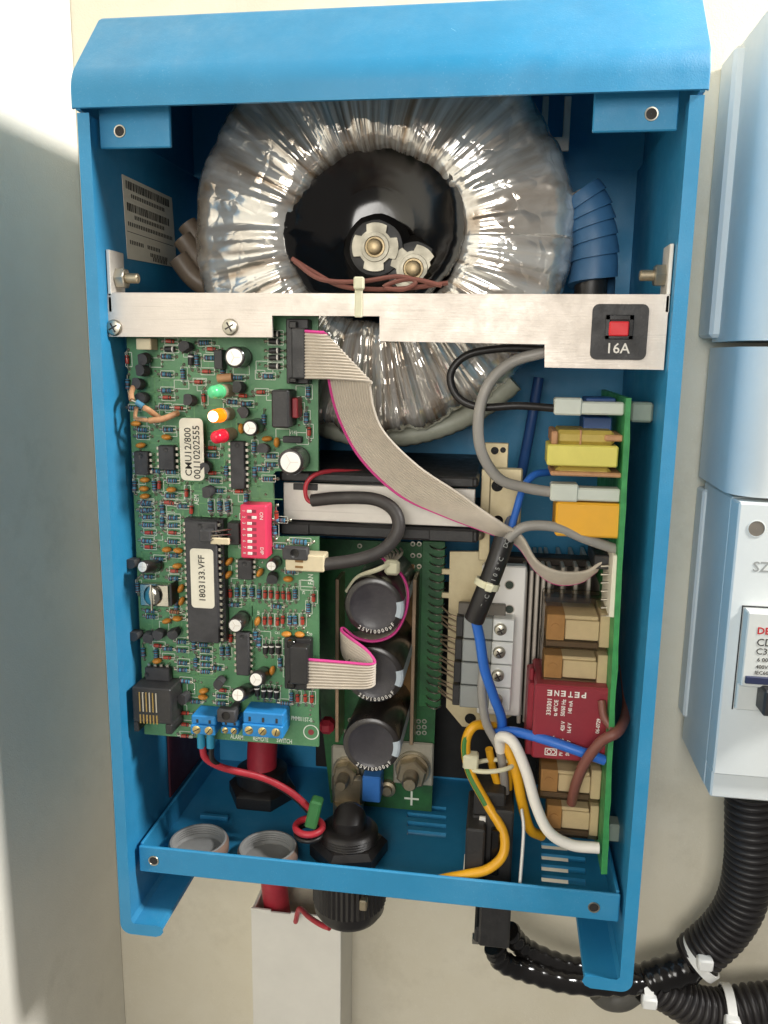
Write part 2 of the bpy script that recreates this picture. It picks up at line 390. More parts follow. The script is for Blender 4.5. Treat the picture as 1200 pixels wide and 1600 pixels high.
# ================================================================== CASE
case = thing('inverter_case', 'open blue sheet metal inverter case with its front cover removed', 'case', (0, 110, -331))
def side_panel(sg):
    mb = MB(); X = lambda x: sg*x
    # hollow L: wall plus foot flange with rounded corner, extruded along depth with a softened front edge
    outer = [(107, -.4), (107, -327)] + [(103+4*math.cos(a), -327+4*math.sin(a)) for a in [-math.pi*k/12 for k in range(1, 7)]]
    fl = [(92, -331), (90, -330.2), (89, -328.8), (89.4, -327.4), (91, -327.2), (102, -327.2), (103.5, -325.5), (103.5, -.4)]
    poly = [(X(a), b) for a, b in outer+fl]
    n = len(poly); cx = X(105)
    def inset(p, d):
        i = poly.index(p); a = V(poly[i-1]); b = V(poly[(i+1) % n]); q = V(p)
        e1 = (q-a).normalized(); e2 = (b-q).normalized(); nn = (V((e1.y, -e1.x))+V((e2.y, -e2.x)))
        nn = nn.normalized() if nn.length > 1e-6 else V((0, 0)); return q + nn*d*(sg)
    rings = []
    for y, d in ((0, .8), (.25, .3), (.8, 0), (YW-.6, 0)):
        rings.append([(inset(p, -d if True else d).x, y, inset(p, -d).y) if d else (p[0], y, p[1]) for p in poly])
    vs = [q for r in rings for q in r]; fs = []
    for i in range(len(rings)-1):
        for k in range(n):
            j = (k+1) % n; fs.append((i*n+k, i*n+j, (i+1)*n+j, (i+1)*n+k))
    fs.append(tuple(range(n)))
    mb.add(vs, fs, BLUE)
    return obj('side_panel', mb, case)
sideL = side_panel(-1); sideR = side_panel(1)
mb = MB(); mb.box(-103.4, 103.4, 107.5, 109.5, -307, 0, BLUE, .1); mb.box(-105.5, 105.5, 107.6, 109.4, -.2, 38.4, BLUE, .1); obj('back_panel', mb, case)
# hood
prof = [(-2.6, 1.2), (-2.6, 6.5)]
for k in range(1, 9):                            # soft bend from front face into the slope
    a = k/8; ang = a*math.radians(39); prof.append((-2.6+14*(1-math.cos(ang)), 6.5+14*math.sin(ang)))
prof += [(21, 38.2), (23.5, 39.6), (27, 40), (YW-.6, 40)]
inner = [(y+1.5 if i < 12 else y, z-1.2 if i >= 9 else z) for i, (y, z) in enumerate(prof)]
poly = prof + list(reversed(inner))
def hood_mesh():
    mb = MB(); n = len(poly); xs = [-108.2, -107.6, 107.6, 108.2]; vs = []
    for i, x in enumerate(xs):
        d = .5 if i in (0, 3) else 0
        for y, z in poly: vs.append((x, y+d*.6, z-d*.4))
    fs = []
    for i in range(3):
        for k in range(n):
            j = (k+1) % n; fs.append((i*n+k, i*n+j, (i+1)*n+j, (i+1)*n+k))
    fs.append(tuple(range(n))); fs.append(tuple(range(3*n, 4*n)))
    mb.add(vs, fs, BLUE, True)
    for sg in (-1, 1):                           # cheeks closing the ends
        pl = [(y, z) for y, z in prof[1:]]
        pts = [(y+1.2, max(z-1.3, 1.5)) for y, z in pl] + [(YW-.8, .8), (-1.2, .8)]
        vs = [(sg*107.3, y, z) for y, z in pts]+[(sg*105.6, y, z) for y, z in pts]; k = len(pts)
        f2 = [tuple(range(k)), tuple(range(k, 2*k))]+[(i, (i+1) % k, (i+1) % k+k, i+k) for i in range(k)]
        mb.add(vs, f2, BLUE)
    return mb
obj('hood', hood_mesh(), case)
mb = MB()
def on_slope(u, v):
    d = ray(u, v); a = V((0, 2.0, 15.5)); n = V((0, -22.7, 19)).normalized(); n = V((0, -(38.2-15.5), 21-1.0)).normalized(); a = V((0, 1.0, 15.5))
    return CAM_POS+d*((a-CAM_POS).dot(n)/d.dot(n))+n*.02
mb.tube([on_slope(u, v) for u, v in ((705, 45), (735, 62), (770, 72), (795, 82))], .14, mat('scratch', '#8cc4e0', .5), 5); obj('scratch', mb, case)
def hole_plate(mb, x0, x1, z0, z1, y, th, holes, m):   # holes drawn as recessed rings handled apart
    mb.box(x0, x1, y, y+th, z0, z1, m, .3)
def eyelet(parent, c, r, name='screw_hole', inner=None):
    mb = MB(); mb.lathe([(r*1.15, 0), (r*1.1, .2), (r*.9, .16), (r*.86, 0)], STEEL, 20, FRONT(c), False, False)
    mb.lathe([(r*.95, .06), (.05, .06)], mat('hole_dark', '#2a2622', .6), 20, FRONT(c), False, False)
    return obj(name, mb, parent)
for (u0, v0, u1, v1, h) in ((155, 176, 266, 231, (187, 205)), (927, 150, 1060, 205, (1018, 178))):
    x0, x1, z0, z1 = px_rect(u0, v0, u1, v1, 6.5)
    mb = MB(); mb.box(x0, x1, 6.5, 8.2, z0, 4, BLUE, .4); t = obj('mounting_tab', mb, case)
    eyelet(t, P(*h, 6.4), 2.0)
# tray
FZ = -305.5
tray = MB()
tray.box(-101.5, 102, 7.6, 9.2, -306.6, -294.2, BLUE, .5)
tr = obj('bottom_tray', tray, case)
eyelet(tr, P(240, 1345, 7.5), 2.1); eyelet(tr, P(928, 1418, 7.5), 2.1)
# tray floor with louvre slots cut through
def floor_mesh(slots, x0, x1, y0, y1, z):
    xs = sorted({x0, x1} | {s[0] for s in slots} | {s[1] for s in slots}); ys = sorted({y0, y1} | {s[2] for s in slots} | {s[3] for s in slots})
    mb = MB(); th = 1.4
    full = lambda a, b, c, d: any(s[0]-1e-6 <= a and b <= s[1]+1e-6 and s[2]-1e-6 <= c and d <= s[3]+1e-6 for s in slots)
    for i in range(len(xs)-1):
        for j in range(len(ys)-1):
            a, b, c, d = xs[i], xs[i+1], ys[j], ys[j+1]
            if full(a, b, c, d): continue
            mb.add([(a, c, z), (b, c, z), (b, d, z), (a, d, z)], [(0, 1, 2, 3)], BLUE); mb.add([(a, c, z-th), (b, c, z-th), (b, d, z-th), (a, d, z-th)], [(3, 2, 1, 0)], BLUE)
    for a, b, c, d in slots:
        for p, q in (((a, c), (b, c)), ((b, c), (b, d)), ((b, d), (a, d)), ((a, d), (a, c))):
            mb.add([(p[0], p[1], z), (q[0], q[1], z), (q[0], q[1], z-th), (p[0], p[1], z-th)], [(0, 1, 2, 3)], BLUE)
    return mb
slots = []; BL = []
for i in range(4):                               # left bank and right bank of louvres
    a = PZ(636, 1300-13.5*i, FZ); b = PZ(697, 1304-13.5*i, FZ); slots.append((a.x, b.x, a.y-2.0, a.y+2.2)); BL.append(slots[-1])
for i in range(4):
    a = PZ(846, 1372-17*i, FZ); b = PZ(915, 1378-17*i, FZ); slots.append((a.x, b.x, a.y-2.2, a.y+2.4)); BL.append(slots[-1])
a = PZ(722, 1380, FZ); b = PZ(806, 1395, FZ); slots.append((a.x, b.x-6, 10.5, 44))
slots = [tuple(round(c, 3) for c in s) for s in slots]
obj('tray_floor', floor_mesh(slots, -101.3, 101.8, 9.0, 107.4, FZ), case)
for k, (a, b, c, d) in enumerate(BL):
    f = c+.4
    if k == 0: f = d-1.3
    if k > 3: a += (b-a)*.62
    mb = MB(); mb.add([(a, d, FZ-1.4), (b, d, FZ-1.4), (b-.6, f, FZ-3.6), (a, f, FZ-3.6), (a, d, FZ-1.9), (b, d, FZ-1.9), (b-.6, f, FZ-4.1), (a, f, FZ-4.1)], [(0, 1, 2, 3), (4, 5, 6, 7), (0, 1, 5, 4), (1, 2, 6, 5), (2, 3, 7, 6), (3, 0, 4, 7)], BLUE); obj('louvre_blade', mb, case)
mb = MB(); mb.box(-101.4, -100.0, 9.3, 107, FZ-1.2, -293.5, BLUE, .4); obj('tray_side', mb, case)
mb = MB(); mb.box(100.4, 101.8, 9.3, 107, FZ-1.2, -293.5, BLUE, .4); obj('tray_side', mb, case)
# barcode sticker on inner left wall
q = [PX(u, v, -103.3) for u, v in ((190, 272), (268, 309), (276, 418), (199, 404))]
ex = (q[1]-q[0]); ez = (q[3]-q[0]); o0 = q[0]
mb = MB(); th = V((.15, 0, 0)); mb.add([p for p in q]+[p+th for p in q], [(0, 1, 2, 3), (4, 5, 6, 7), (0, 1, 5, 4), (1, 2, 6, 5), (2, 3, 7, 6), (3, 0, 4, 7)], STICK)
st = obj('label_sticker', mb, case)
mb = MB(); rnd = random.Random(3)
def sq(a0, a1, b0, b1):
    mb.add([o0+ex*a+ez*b+V((.22, 0, 0)) for a, b in ((a0, b0), (a1, b0), (a1, b1), (a0, b1))], [(0, 1, 2, 3)], INK)
for b0 in (.05, .31):
    a = .05
    while a < .9:
        wd = rnd.choice((.008, .014, .022)); sq(a, a+wd, b0, b0+.1); a += wd+rnd.choice((.008, .014))
for b0, a0, a1 in ((.19, .14, .8), (.44, .18, .78), (.54, .05, .95), (.76, .06, .3), (.76, .4, .66), (.85, .45, .8), (.9, .5, .8)):
    a = a0
    while a < a1: sq(a, a+.018, b0, b0+.05); a += .034
sq(.02, .97, .66, .667); obj('sticker_print', mb, st)
a = P(690, 1100, 104); mb = MB(); mb.box(-45, 96, 104.5, 106, -303, -196, mat('shade_black', '#181614', .6, 0, .2, 60), .3); obj('dark_sheet', mb, case)  # added dark sheet standing in for deep shade before the blue back panel
# dark panels behind the boards
mb = MB(); mb.box(-103.2, -102.2, 45, 106, -293, -238, MAROON, .3); obj('dark_sheet', mb, case)
mb = MB(); px_box(mb, 846, 150, 856, 236, 80, 1.5, HS); px_box(mb, 880, 150, 891, 236, 80, 1.5, HS); px_box(mb, 856, 214, 880, 236, 80, 1.5, HS, .2); obj('bracket_frame', mb, case)
# ================================================================== ALUMINIUM BAR
bar = thing('aluminium_mounting_bar', 'brushed aluminium cross bar with red breaker button and notched lower edge', 'bracket', P(600, 520, 9))
YB = 8.0
pts = [(168, 459), (1046, 460), (1037, 578), (851, 574), (851, 538), (593, 533), (593, 494), (425, 493), (425, 527), (169, 526)]
poly = [(P(u, v, YB).x, P(u, v, YB).z) for u, v in pts]
mb = MB(); mb.prism(poly, YB, YB+1.6, ALU); mb.box(poly[0][0], poly[1][0], YB+.2, YB+14, poly[0][1], poly[0][1]+.5, ALU, .1); obj('bar_plate', mb, bar)
for (u, v) in ((179, 512), (360, 511)): screw(bar, P(u, v, YB-.1), 3.1)
for sg, u, v in ((-1, 168, 430), (1, 1047, 425)):
    mb = MB(); x = sg*103.2; zz = P(u, v, 12).z
    mb.box(x, x-sg*1.4, 8, 20, zz-8, zz+9, ALUP, .2); mb.box(x, x-sg*1.4, 8, 12, zz-14, zz-8.2, ALUP, .2); br = obj('end_bracket', mb, bar)
    mb = MB(); A = frame((x-sg*1.5, 14, zz-1), (0, 1, 0), (0, 0, sg)); A = frame((x-sg*1.5, 14, zz-1), (0, sg, 0), (0, 0, -1))
    mb.lathe([(4, 0), (4, 3.2), (3.5, 3.6)], STEEL, 6, A, smooth=False); mb.lathe([(1.9, 3.2), (1.9, 8), (1.5, 8.4)], NUT, 16, A); obj('nut', mb, br)
x0, x1, z0, z1 = px_rect(924, 475, 1012, 562, YB-.8)
mb = MB(); r = 2.2; rp = []
for cx, cz, a0 in ((x1-r, z1-r, 0), (x0+r, z1-r, 90), (x0+r, z0+r, 180), (x1-r, z0+r, 270)):
    for k in range(5): a = math.radians(a0+k*22.5); rp.append((cx+r*math.cos(a), cz+r*math.sin(a)))
mb.prism(rp, YB-.9, YB-.05, BLK); bp = obj('breaker_plate', mb, bar)
mb = MB(); X0, X1, Z0, Z1 = px_rect(946, 492, 990, 530, YB-1.5)
mb.box(X0, X1, YB-1.6, YB-.85, Z0, Z0+1.4, GLOSSB, .2); mb.box(X0, X1, YB-1.6, YB-.85, Z1-1.8, Z1, GLOSSB, .2); mb.box(X0, X0+1.6, YB-1.6, YB-.85, Z0, Z1, GLOSSB, .2); mb.box(X1-1.6, X1, YB-1.6, YB-.85, Z0, Z1, GLOSSB, .2); obj('button_bezel', mb, bp)
mb = MB(); X0, X1, Z0, Z1 = px_rect(952, 502, 983, 525, YB-3); mb.box(X0, X1, YB-3, YB-.8, Z0, Z1, BTN, .4); obj('button', mb, bp)
text('16A', 5.0, P(965, 545, YB-1.0), (1, 0, 0), (0, 0, 1), WINK, bp, bold=.05)
# ================================================================== TOROID
TC = V((-6.5, 0, -36)); 
tor = thing('toroidal_transformer', 'large toroidal transformer wrapped in crinkled shiny film around black potted centre', 'transformer', (TC.x, 106, TC.z))
def toroid():
    mb = MB(); NA = 420
    prof = []                                     # (radius, y)
    for k in range(8): a = math.pi/2*k/7; prof.append((35+5*(1-math.cos(a)) if False else 33.5+9*(1-math.sin(math.pi/2-a)), 52-9.5*math.sin(a)))
    prof += [(46+i*4.6, 42.3+i*i*.12) for i in range(1, 6)]
    for k in range(1, 11): a = math.pi/2*k/10; prof.append((69+11.5*math.sin(a), 45.2+16*(1-math.cos(a))))
    prof += [(80.7, 70), (80.7, 80), (80, 92), (77, 101), (70, 105.5)]
    vs = []; pol = []
    for i, (r, y) in enumerate(prof):
        s = i/(len(prof)-1)
        for k in range(NA):
            a = 2*math.pi*k/NA
            c, sn = math.cos(a), math.sin(a)
            w1 = noise.noise(V((c*5, sn*5, s*2.2)))*2.6
            w2 = noise.noise(V((c*15, sn*15, s*4+5)))*1.0; w2 += max(0, -sn-.45)*2.6*abs(noise.noise(V((c*24, sn*24, s*1.5+3))))
            w3 = noise.noise(V((c*40, sn*40, s*5+9)))*.32
            bot = max(0, -sn); f = (.75+.9*bot)*(1.25-.5*abs(s-.25))
            d = (w1+w2+w3)*f
            if i < 4: d *= .6
            rr = r+d*(.5 if 6 < i < 14 else .9) + (2*noise.noise(V((c*3, sn*3, 2)))if i > 12 else 0)
            yy = y-d*(.9 if i < 18 else .3)
            vs.append((TC.x+rr*c, yy, TC.z+rr*sn)); pol.append((k/NA, s))
    fs = []
    n = len(prof)
    for i in range(n-1):
        for k in range(NA):
            a, b = i*NA+k, i*NA+(k+1) % NA; fs.append((a, b, b+NA, a+NA))
    mb.add(vs, fs, FOIL, True)
    me = mb.mesh('film')
    for p in me.polygons: p.use_smooth = True
    at = me.attributes.new('polar', 'FLOAT_VECTOR', 'POINT')
    for i, (a, s) in enumerate(pol): at.data[i].vector = (math.cos(a*2*math.pi)*2+math.sin(a*2*math.pi)*0+a, s, math.sin(a*2*math.pi)*2)
    return me
obj('film', toroid(), tor)
mb = MB()
def ragged(a, i): return 1+(.03*noise.noise(V((math.cos(a)*9, math.sin(a)*9, 1)))+.025*noise.noise(V((math.cos(a)*25, math.sin(a)*25, 4))) if i < 4 else 0)
HC = P(582, 345, 46)
mb.lathe([(37.5, 0.5), (36.8, 2.0), (35, 1.5), (32, -1.5), (27, -6), (21, -9.5), (16, -12), (13.5, -13.5), (8, -14), (.1, -14)], mat('black_potting', '#14110f', .13, 0, .3, 40, .35, 90, coat=.5), 96, FRONT(HC), False, False, fn=ragged); obj('potting', mb, tor)
ZNUT = mat('zinc_clip', '#bdb7a6', .5, .6, .15, 120)
def clip_nut(u, v, r, Y, rot):
    c = P(u, v, Y); mb = MB(); vs = []
    n = 48; poly = []
    for k in range(n):
        a = 2*math.pi*k/n; lob = math.cos(4*a+rot)
        rr = r*(1.0 if lob > -.5 else .74); poly.append((c.x+rr*math.cos(a), c.z+rr*math.sin(a)))
    mb.prism(poly, Y, Y+2.2, ZNUT); mb.lathe([(r*.62, 0), (r*.6, .8), (r*.45, .9), (r*.42, .2)], ZNUT, 24, FRONT((c.x, Y, c.z)), False, False)
    o = obj('clip_nut', mb, tor)
    mb = MB(); mb.lathe([(r*.42, 0), (r*.42, .5), (r*.34, .6), (r*.32, 2.6), (r*.26, 3.0), (.1, 3.0)], mat('brass_stud', '#a89676', .4, .9, .2, 200), 20, FRONT((c.x, Y, c.z))); obj('stud', mb, o)
    mb = MB(); mb.lathe([(r*1.5, -8), (r*1.25, -5), (r*1.15, -2.6), (r*.9, -2.2)], mat('dull_potting', '#120f0d', .42, 0, .3, 60, .4, 150), 30, FRONT((c.x, Y, c.z)), fn=ragged); obj('potted_boss', mb, tor)
clip_nut(586, 386, 9.6, 49, .4); clip_nut(646, 420, 9.6, 50, 2.2)
mb = MB(); mb.tube([(TC.x+81*math.cos(a), 62+1.5*math.sin(k*.9), TC.z+83*math.sin(a)) for k, a in enumerate([math.radians(-128+7*k) for k in range(13)])], 4.6, mat('grey_green_tape', '#a6a898', .45, 0, .15, 60, .3, 200), 12, lambda t, i: 1+.05*math.sin(i*2.1)); obj('tape_edge', mb, tor)
# sleeves to the sides of the transformer
for i, (L, lab) in enumerate((([(292, 350), (330, 400), (372, 436), (420, 452)], 'topmost brown grey wire sleeve bending behind the bar left of the transformer'), ([(285, 372), (318, 415), (360, 448), (400, 462)], 'middle brown grey wire sleeve left of the transformer'), ([(278, 402), (305, 436), (345, 460)], 'lowest brown grey wire sleeve left of the transformer'))):
    mb = MB(); mb.tube([P(u, v, 66-4*i+k*2) for k, (u, v) in enumerate(L)], 4.6, SLV, 12); obj('wire_sleeve', mb, label=lab, cat='wire sleeve', group='brown sleeves left of the transformer')
mb = MB(); ax = spline([P(u, v, 60) for u, v in ((903, 296), (918, 326), (926, 360), (929, 405), (922, 470))], 30); nt_ = 6.0; vs = []; cnt = 260
def axis(t):
    q = max(0, min(1, t))*(len(ax)-1); i = min(int(q), len(ax)-2); return ax[i].lerp(ax[i+1], q-i), (ax[i+1]-ax[i]).normalized()
for k in range(cnt+1):
    t = k/cnt; a = t*nt_*2*math.pi
    for w_, bl in ((-.46, .72), (-.45, .93), (-.25, .98), (.15, 1.02), (.42, 1.05), (.44, .74)):
        c, d = axis(t*(1-1/nt_)+.5/nt_+w_/nt_); e1 = (V((1, 0, 0))-d*d.x).normalized(); e2 = d.cross(e1)
        vs.append(c+(e1*math.cos(a)+e2*math.sin(a))*9.3*bl)
mb.add(vs, [(k*6+j, k*6+j+1, (k+1)*6+j+1, (k+1)*6+j) for k in range(cnt) for j in range(5)], SPIR, True)
mb.tube([ax[4], ax[60], ax[-1]], 6.6, SHRINK, 14)
obj('spiral_cable_wrap', mb, label='blue spiral cable wrap coiled beside the right flank of the transformer', cat='cable wrap')
for k, (pts, lab) in enumerate((([(456, 404), (490, 425), (530, 446), (580, 452), (640, 450), (700, 442)], 'brown thin wire running along the top of the aluminium bar'), ([(460, 408), (500, 436), (560, 440), (620, 432), (650, 440), (630, 452), (600, 448), (640, 436), (690, 446)], 'looped brown thin wire knotted right of the nylon tie on the bar'))):
    mb = MB(); mb.tube([P(u, v, 12-k*2.5) for u, v in pts], .85, BRN, 8); obj('thin_brown_wire', mb, label=lab, cat='wire')
mb = MB(); px_box(mb, 552, 432, 568, 452, 4.5, 3, TIE, .5); px_box(mb, 554, 450, 566, 496, 6.6, 1.2, TIE, .3); obj('cable_tie', mb, label='pale nylon cable tie looped over the aluminium bar', cat='cable tie')
# ================================================================== CONTROL BOARD
YC = 20.0
A_ = lambda x, y: (150+x/3.243, 440+y/3.243)
B_ = lambda x, y: (190+x/3.636, 780+y/3.636)
cb = thing('control_circuit_board', 'green control circuit board crowded with resistors, chips and three indicator lights', 'circuit board', P(350, 1160, YC))
bp_ = [(497, 470), (497, 736), (431, 736), (427, 741), (428, 834), (433, 839), (498, 839), (498, 1167), (300, 1152), (262, 1150)]
poly = [(P(u, v, YC).x, P(u, v, YC).z) for u, v in bp_] + [(-102.2, P(262, 1150, YC).z), (-102.2, P(300, 470, YC).z)]
mb = MB(); mb.prism(poly, YC, YC+1.6, PCBG); brd = obj('board', mb, cb)
silk = MB(); pads = MB()
def strip(a, b, wd=.26, Y=YC-.05):
    a = V(a); b = V(b); d = (b-a).normalized(); n = V((-d.z, 0, d.x))*wd/2
    silk.add([a+n, b+n, b-n, a-n], [(0, 1, 2, 3)], SILK)
def silk_rect(c, wx, wz):
    x, y, z = c.x, YC-.06, c.z
    q = [V((x-wx, y, z-wz)), V((x+wx, y, z-wz)), V((x+wx, y, z+wz)), V((x-wx, y, z+wz))]
    for i in range(4): strip(q[i], q[(i+1) % 4])
def pad(c, r=.75):
    pads.lathe([(r, 0), (r*.8, .18), (r*.3, .6), (.05, .65)], SOLDER, 8, FRONT((c.x, YC-.05, c.z)), False, False)
def res_mesh(body, bands, L=4.3, r=.95, span=7.6):
    mb = MB(); RY = Matrix.Rotation(math.pi/2, 4, 'Y')
    h = L/2
    mb.lathe([(r*.5, -h), (r*1.0, -h+.3), (r*1.05, -h+.9), (r*.86, -h+1.3), (r*.86, h-1.3), (r*1.05, h-.9), (r, h-.3), (r*.5, h)], body, 10, RY)
    for k, p in enumerate(bands): mb.lathe([(r*.9, p-.22), (r*.9, p+.22)] if abs(p) < h-1.2 else [(r*1.07, p-.22), (r*1.07, p+.22)], BAND if k % 2 else BAND2, 10, RY, False, False)
    for sg in (-1, 1): mb.tube([(sg*h*.9, 0, 0), (sg*span/2*.92, 0, 0), (sg*span/2, 0, -.5), (sg*span/2, 0, -1.8)], .27, PIN, 6, res=2, straight=True)
    return mb.mesh('resistor')
def dio_mesh(body, band, L=3.6, r=.85, span=7.4):
    mb = MB(); RY = Matrix.Rotation(math.pi/2, 4, 'Y'); h = L/2
    mb.lathe([(r*.5, -h), (r*.95, -h+.25), (r, 0), (r*.95, h-.25), (r*.5, h)], body, 10, RY); mb.lathe([(r*1.03, h*.4), (r*1.03, h*.66)], band, 10, RY, False, False)
    for sg in (-1, 1): mb.tube([(sg*h*.9, 0, 0), (sg*span/2*.92, 0, 0), (sg*span/2, 0, -.5), (sg*span/2, 0, -1.8)], .27, PIN, 6, straight=True)
    return mb.mesh('diode')
R1 = [res_mesh(RES, b) for b in ((-1.5, -.5, .1, 1.5), (-1.5, -.6, .5, 1.5), (-1.5, 0, .6, 1.5))]; R2 = res_mesh(RESB, (-1.4, -.4, .5, 1.4)); RBIG = res_mesh(RES, (-2, -.8, .3, 2), 6.2, 1.2, 11)
D1 = dio_mesh(GLASS, BAND); D2 = dio_mesh(BLK, WINK, 4.6, 1.15, 8.2)
def cer_mesh():
    mb = MB(); mb.ball((0, 0, 2.3), 2.0, CER, 1.05, .58, .95, 14); mb.tube([(-1.2, 0, 1), (-1.25, 0, -.4)], .25, PIN, 6, res=2); mb.tube([(1.2, 0, 1), (1.25, 0, -.4)], .25, PIN, 6, res=2); return mb.mesh('ceramic_capacitor')
def to92_mesh():
    mb = MB(); n = 12; poly = [(2.3*math.cos(a), 2.3*math.sin(a)) for a in [math.radians(-40+260*k/n) for k in range(n+1)]]
    vs = [(x, y, 2.5) for x, y in poly]+[(x, y, 7.0) for x, y in poly]; k = len(poly)
    fs = [tuple(reversed(range(k))), tuple(range(k, 2*k))]+[(i, (i+1) % k, (i+1) % k+k, i+k) for i in range(k)]
    mb.add(vs, fs, ICB)
    for x in (-1.27, 0, 1.27): mb.tube([(x, 0, 2.6), (x, 0, -.3)], .26, PIN, 6, res=2)
    return mb.mesh('transistor')
CM = cer_mesh(); TM = to92_mesh()
def put(name, me, uv, hgt, rot=0, tilt=None):
    c = P(uv[0], uv[1], YC-hgt); M = FRONT((c.x, YC, c.z))
    if name in ('resistor', 'diode'): M = FRONT((c.x, YC-hgt, c.z))
    M = M @ Matrix.Rotation(math.radians(rot), 4, 'Z')
    if tilt: M = M @ Matrix.Rotation(math.radians(tilt[0]), 4, 'X') @ Matrix.Rotation(math.radians(tilt[1]), 4, 'Y')
    return obj(name, me, cb, M=M), c
def put_r(kind, uv, v=False):
    j = random.uniform(-4, 4)
    me = {'b': random.choice(R1), 'n': R2, 'r': D1, 'k': D2, 'B': RBIG}[kind]
    nm = 'diode' if kind in 'rk' else 'resistor'
    o, c = put(nm, me, uv, 1.4, (90 if v else 0)+j)
    hs = 5.5 if kind == 'B' else 4.1 if kind == 'k' else 3.8
    e = V((0, 0, hs)) if v else V((hs, 0, 0)); pad(c+e); pad(c-e)
    if random.random() < .85: silk_rect(V((c.x, 0, c.z)), 1.35 if v else hs-1, hs-1 if v else 1.35)
for Z, L in ((A_, dict(bh='355,380 355,470 355,552 345,635 232,750 232,785 365,750 575,387 545,310 870,480 760,620 585,880 380,965 385,1008 250,1125 245,1160 375,1085 600,1008 885,885 885,928 715,487',
        bv='160,520 195,1035 295,1035 800,840 803,965 578,1140 625,1140 667,1140 1065,690 510,400', rh='375,302 585,342 520,508 360,587 745,578 590,843 590,970 375,1122 725,1063',
        rv='158,395 458,1070 1035,650', kh='375,342 905,350 905,385 905,428 905,265 905,303', kv='480,395')),
      (B_, dict(bh='140,18 145,62 145,102 145,147 290,105 290,150 140,238 290,242 150,440 295,320 295,450 160,635 165,668 340,810 340,860 345,930 345,970 475,860 475,902 475,940 475,980 460,828 360,1035 565,1120 565,1160 790,1205 960,412 895,270',
        bv='505,40 558,40 600,45 655,530 695,530 740,530 780,540 985,540 955,690 985,690 570,865 603,865 778,815 965,1125 122,870 195,880',
        rh='265,18 155,190 290,190 155,272 300,408 170,405 205,832 360,1215 360,1280 360,1345 575,1085', rv='618,535 815,540 848,540 885,545 918,545 950,548 812,690 845,690 885,695 915,685 1027,690 1000,1130 1043,1130 1080,1135',
        kv='817,850 852,850 890,850 808,1100 843,1100 880,1105 770,1090', nh='300,640 320,675', Bh='1010,243'))):
    for k, s in L.items():
        for t in s.split():
            x, y = map(float, t.split(',')); put_r(k[0], Z(x, y), k[1] == 'v')
for Z, s in ((A_, '440,470,v,b 560,455,h,r 640,440,v,b 545,590,v,r 690,610,h,b 835,560,h,r 850,700,v,b 660,960,v,b 620,1060,h,b 320,1030,v,r 300,960,h,b 190,640,h,b 300,690,v,r 840,950,h,b 870,1000,h,b 760,1100,v,b 420,640,h,r 1075,560,v,b 1080,760,v,r'), (B_, '230,60,v,b 230,130,v,b 345,40,h,b 395,60,v,r 210,340,h,b 90,500,v,b 310,600,v,b 260,850,h,b 260,900,h,r 410,830,v,b 420,930,v,b 640,600,h,b 620,790,v,r 1060,620,v,b 1090,560,v,r 880,610,h,b 760,780,v,b 540,960,h,b 420,1150,h,b 300,1100,v,r 900,930,v,b 930,1160,h,b 870,180,v,b 880,90,v,r 900,120,h,b')):
    for t in s.split():
        x, y, o_, k_ = t.split(','); put_r(k_, Z(float(x), float(y)), o_ == 'v')
for Z, s in ((A_, '200,720,0 225,830,0 245,1005,0 240,1050,0 245,1088,0 355,788,0 380,1055,0 865,797,0 735,745,90 915,815,80'),
             (B_, '255,287,0 320,292,0 315,380,10 335,508,60 340,580,60 255,693,15 315,680,0 610,355,60 605,430,60 785,418,60 945,455,0 770,695,80 935,768,0 1010,770,0 200,920,0 465,1090,5 460,1125,0 855,975,80 495,1215,0')):
    for t in s.split():
        x, y, r = map(float, t.split(',')); o, c = put('ceramic_capacitor', CM, Z(x, y), 2.6, r+random.uniform(-8, 8))
for Z, s in ((A_, '240,385,-90 240,455,-80 215,525,-100 235,590,-60 480,610,-90 730,540,-90 735,665,-60 845,855,0 550,938,-90 570,1062,-90 460,340,30'),
             (B_, '90,770,180 150,770,180 220,765,170 295,755,200 845,445,0 560,1040,60 365,1130,90 650,1185,90 75,360,180')):
    for t in s.split():
        x, y, r = map(float, t.split(',')); put('transistor', TM, Z(x, y), 5.0, r, (random.uniform(-10, 10), random.uniform(-10, 10)))
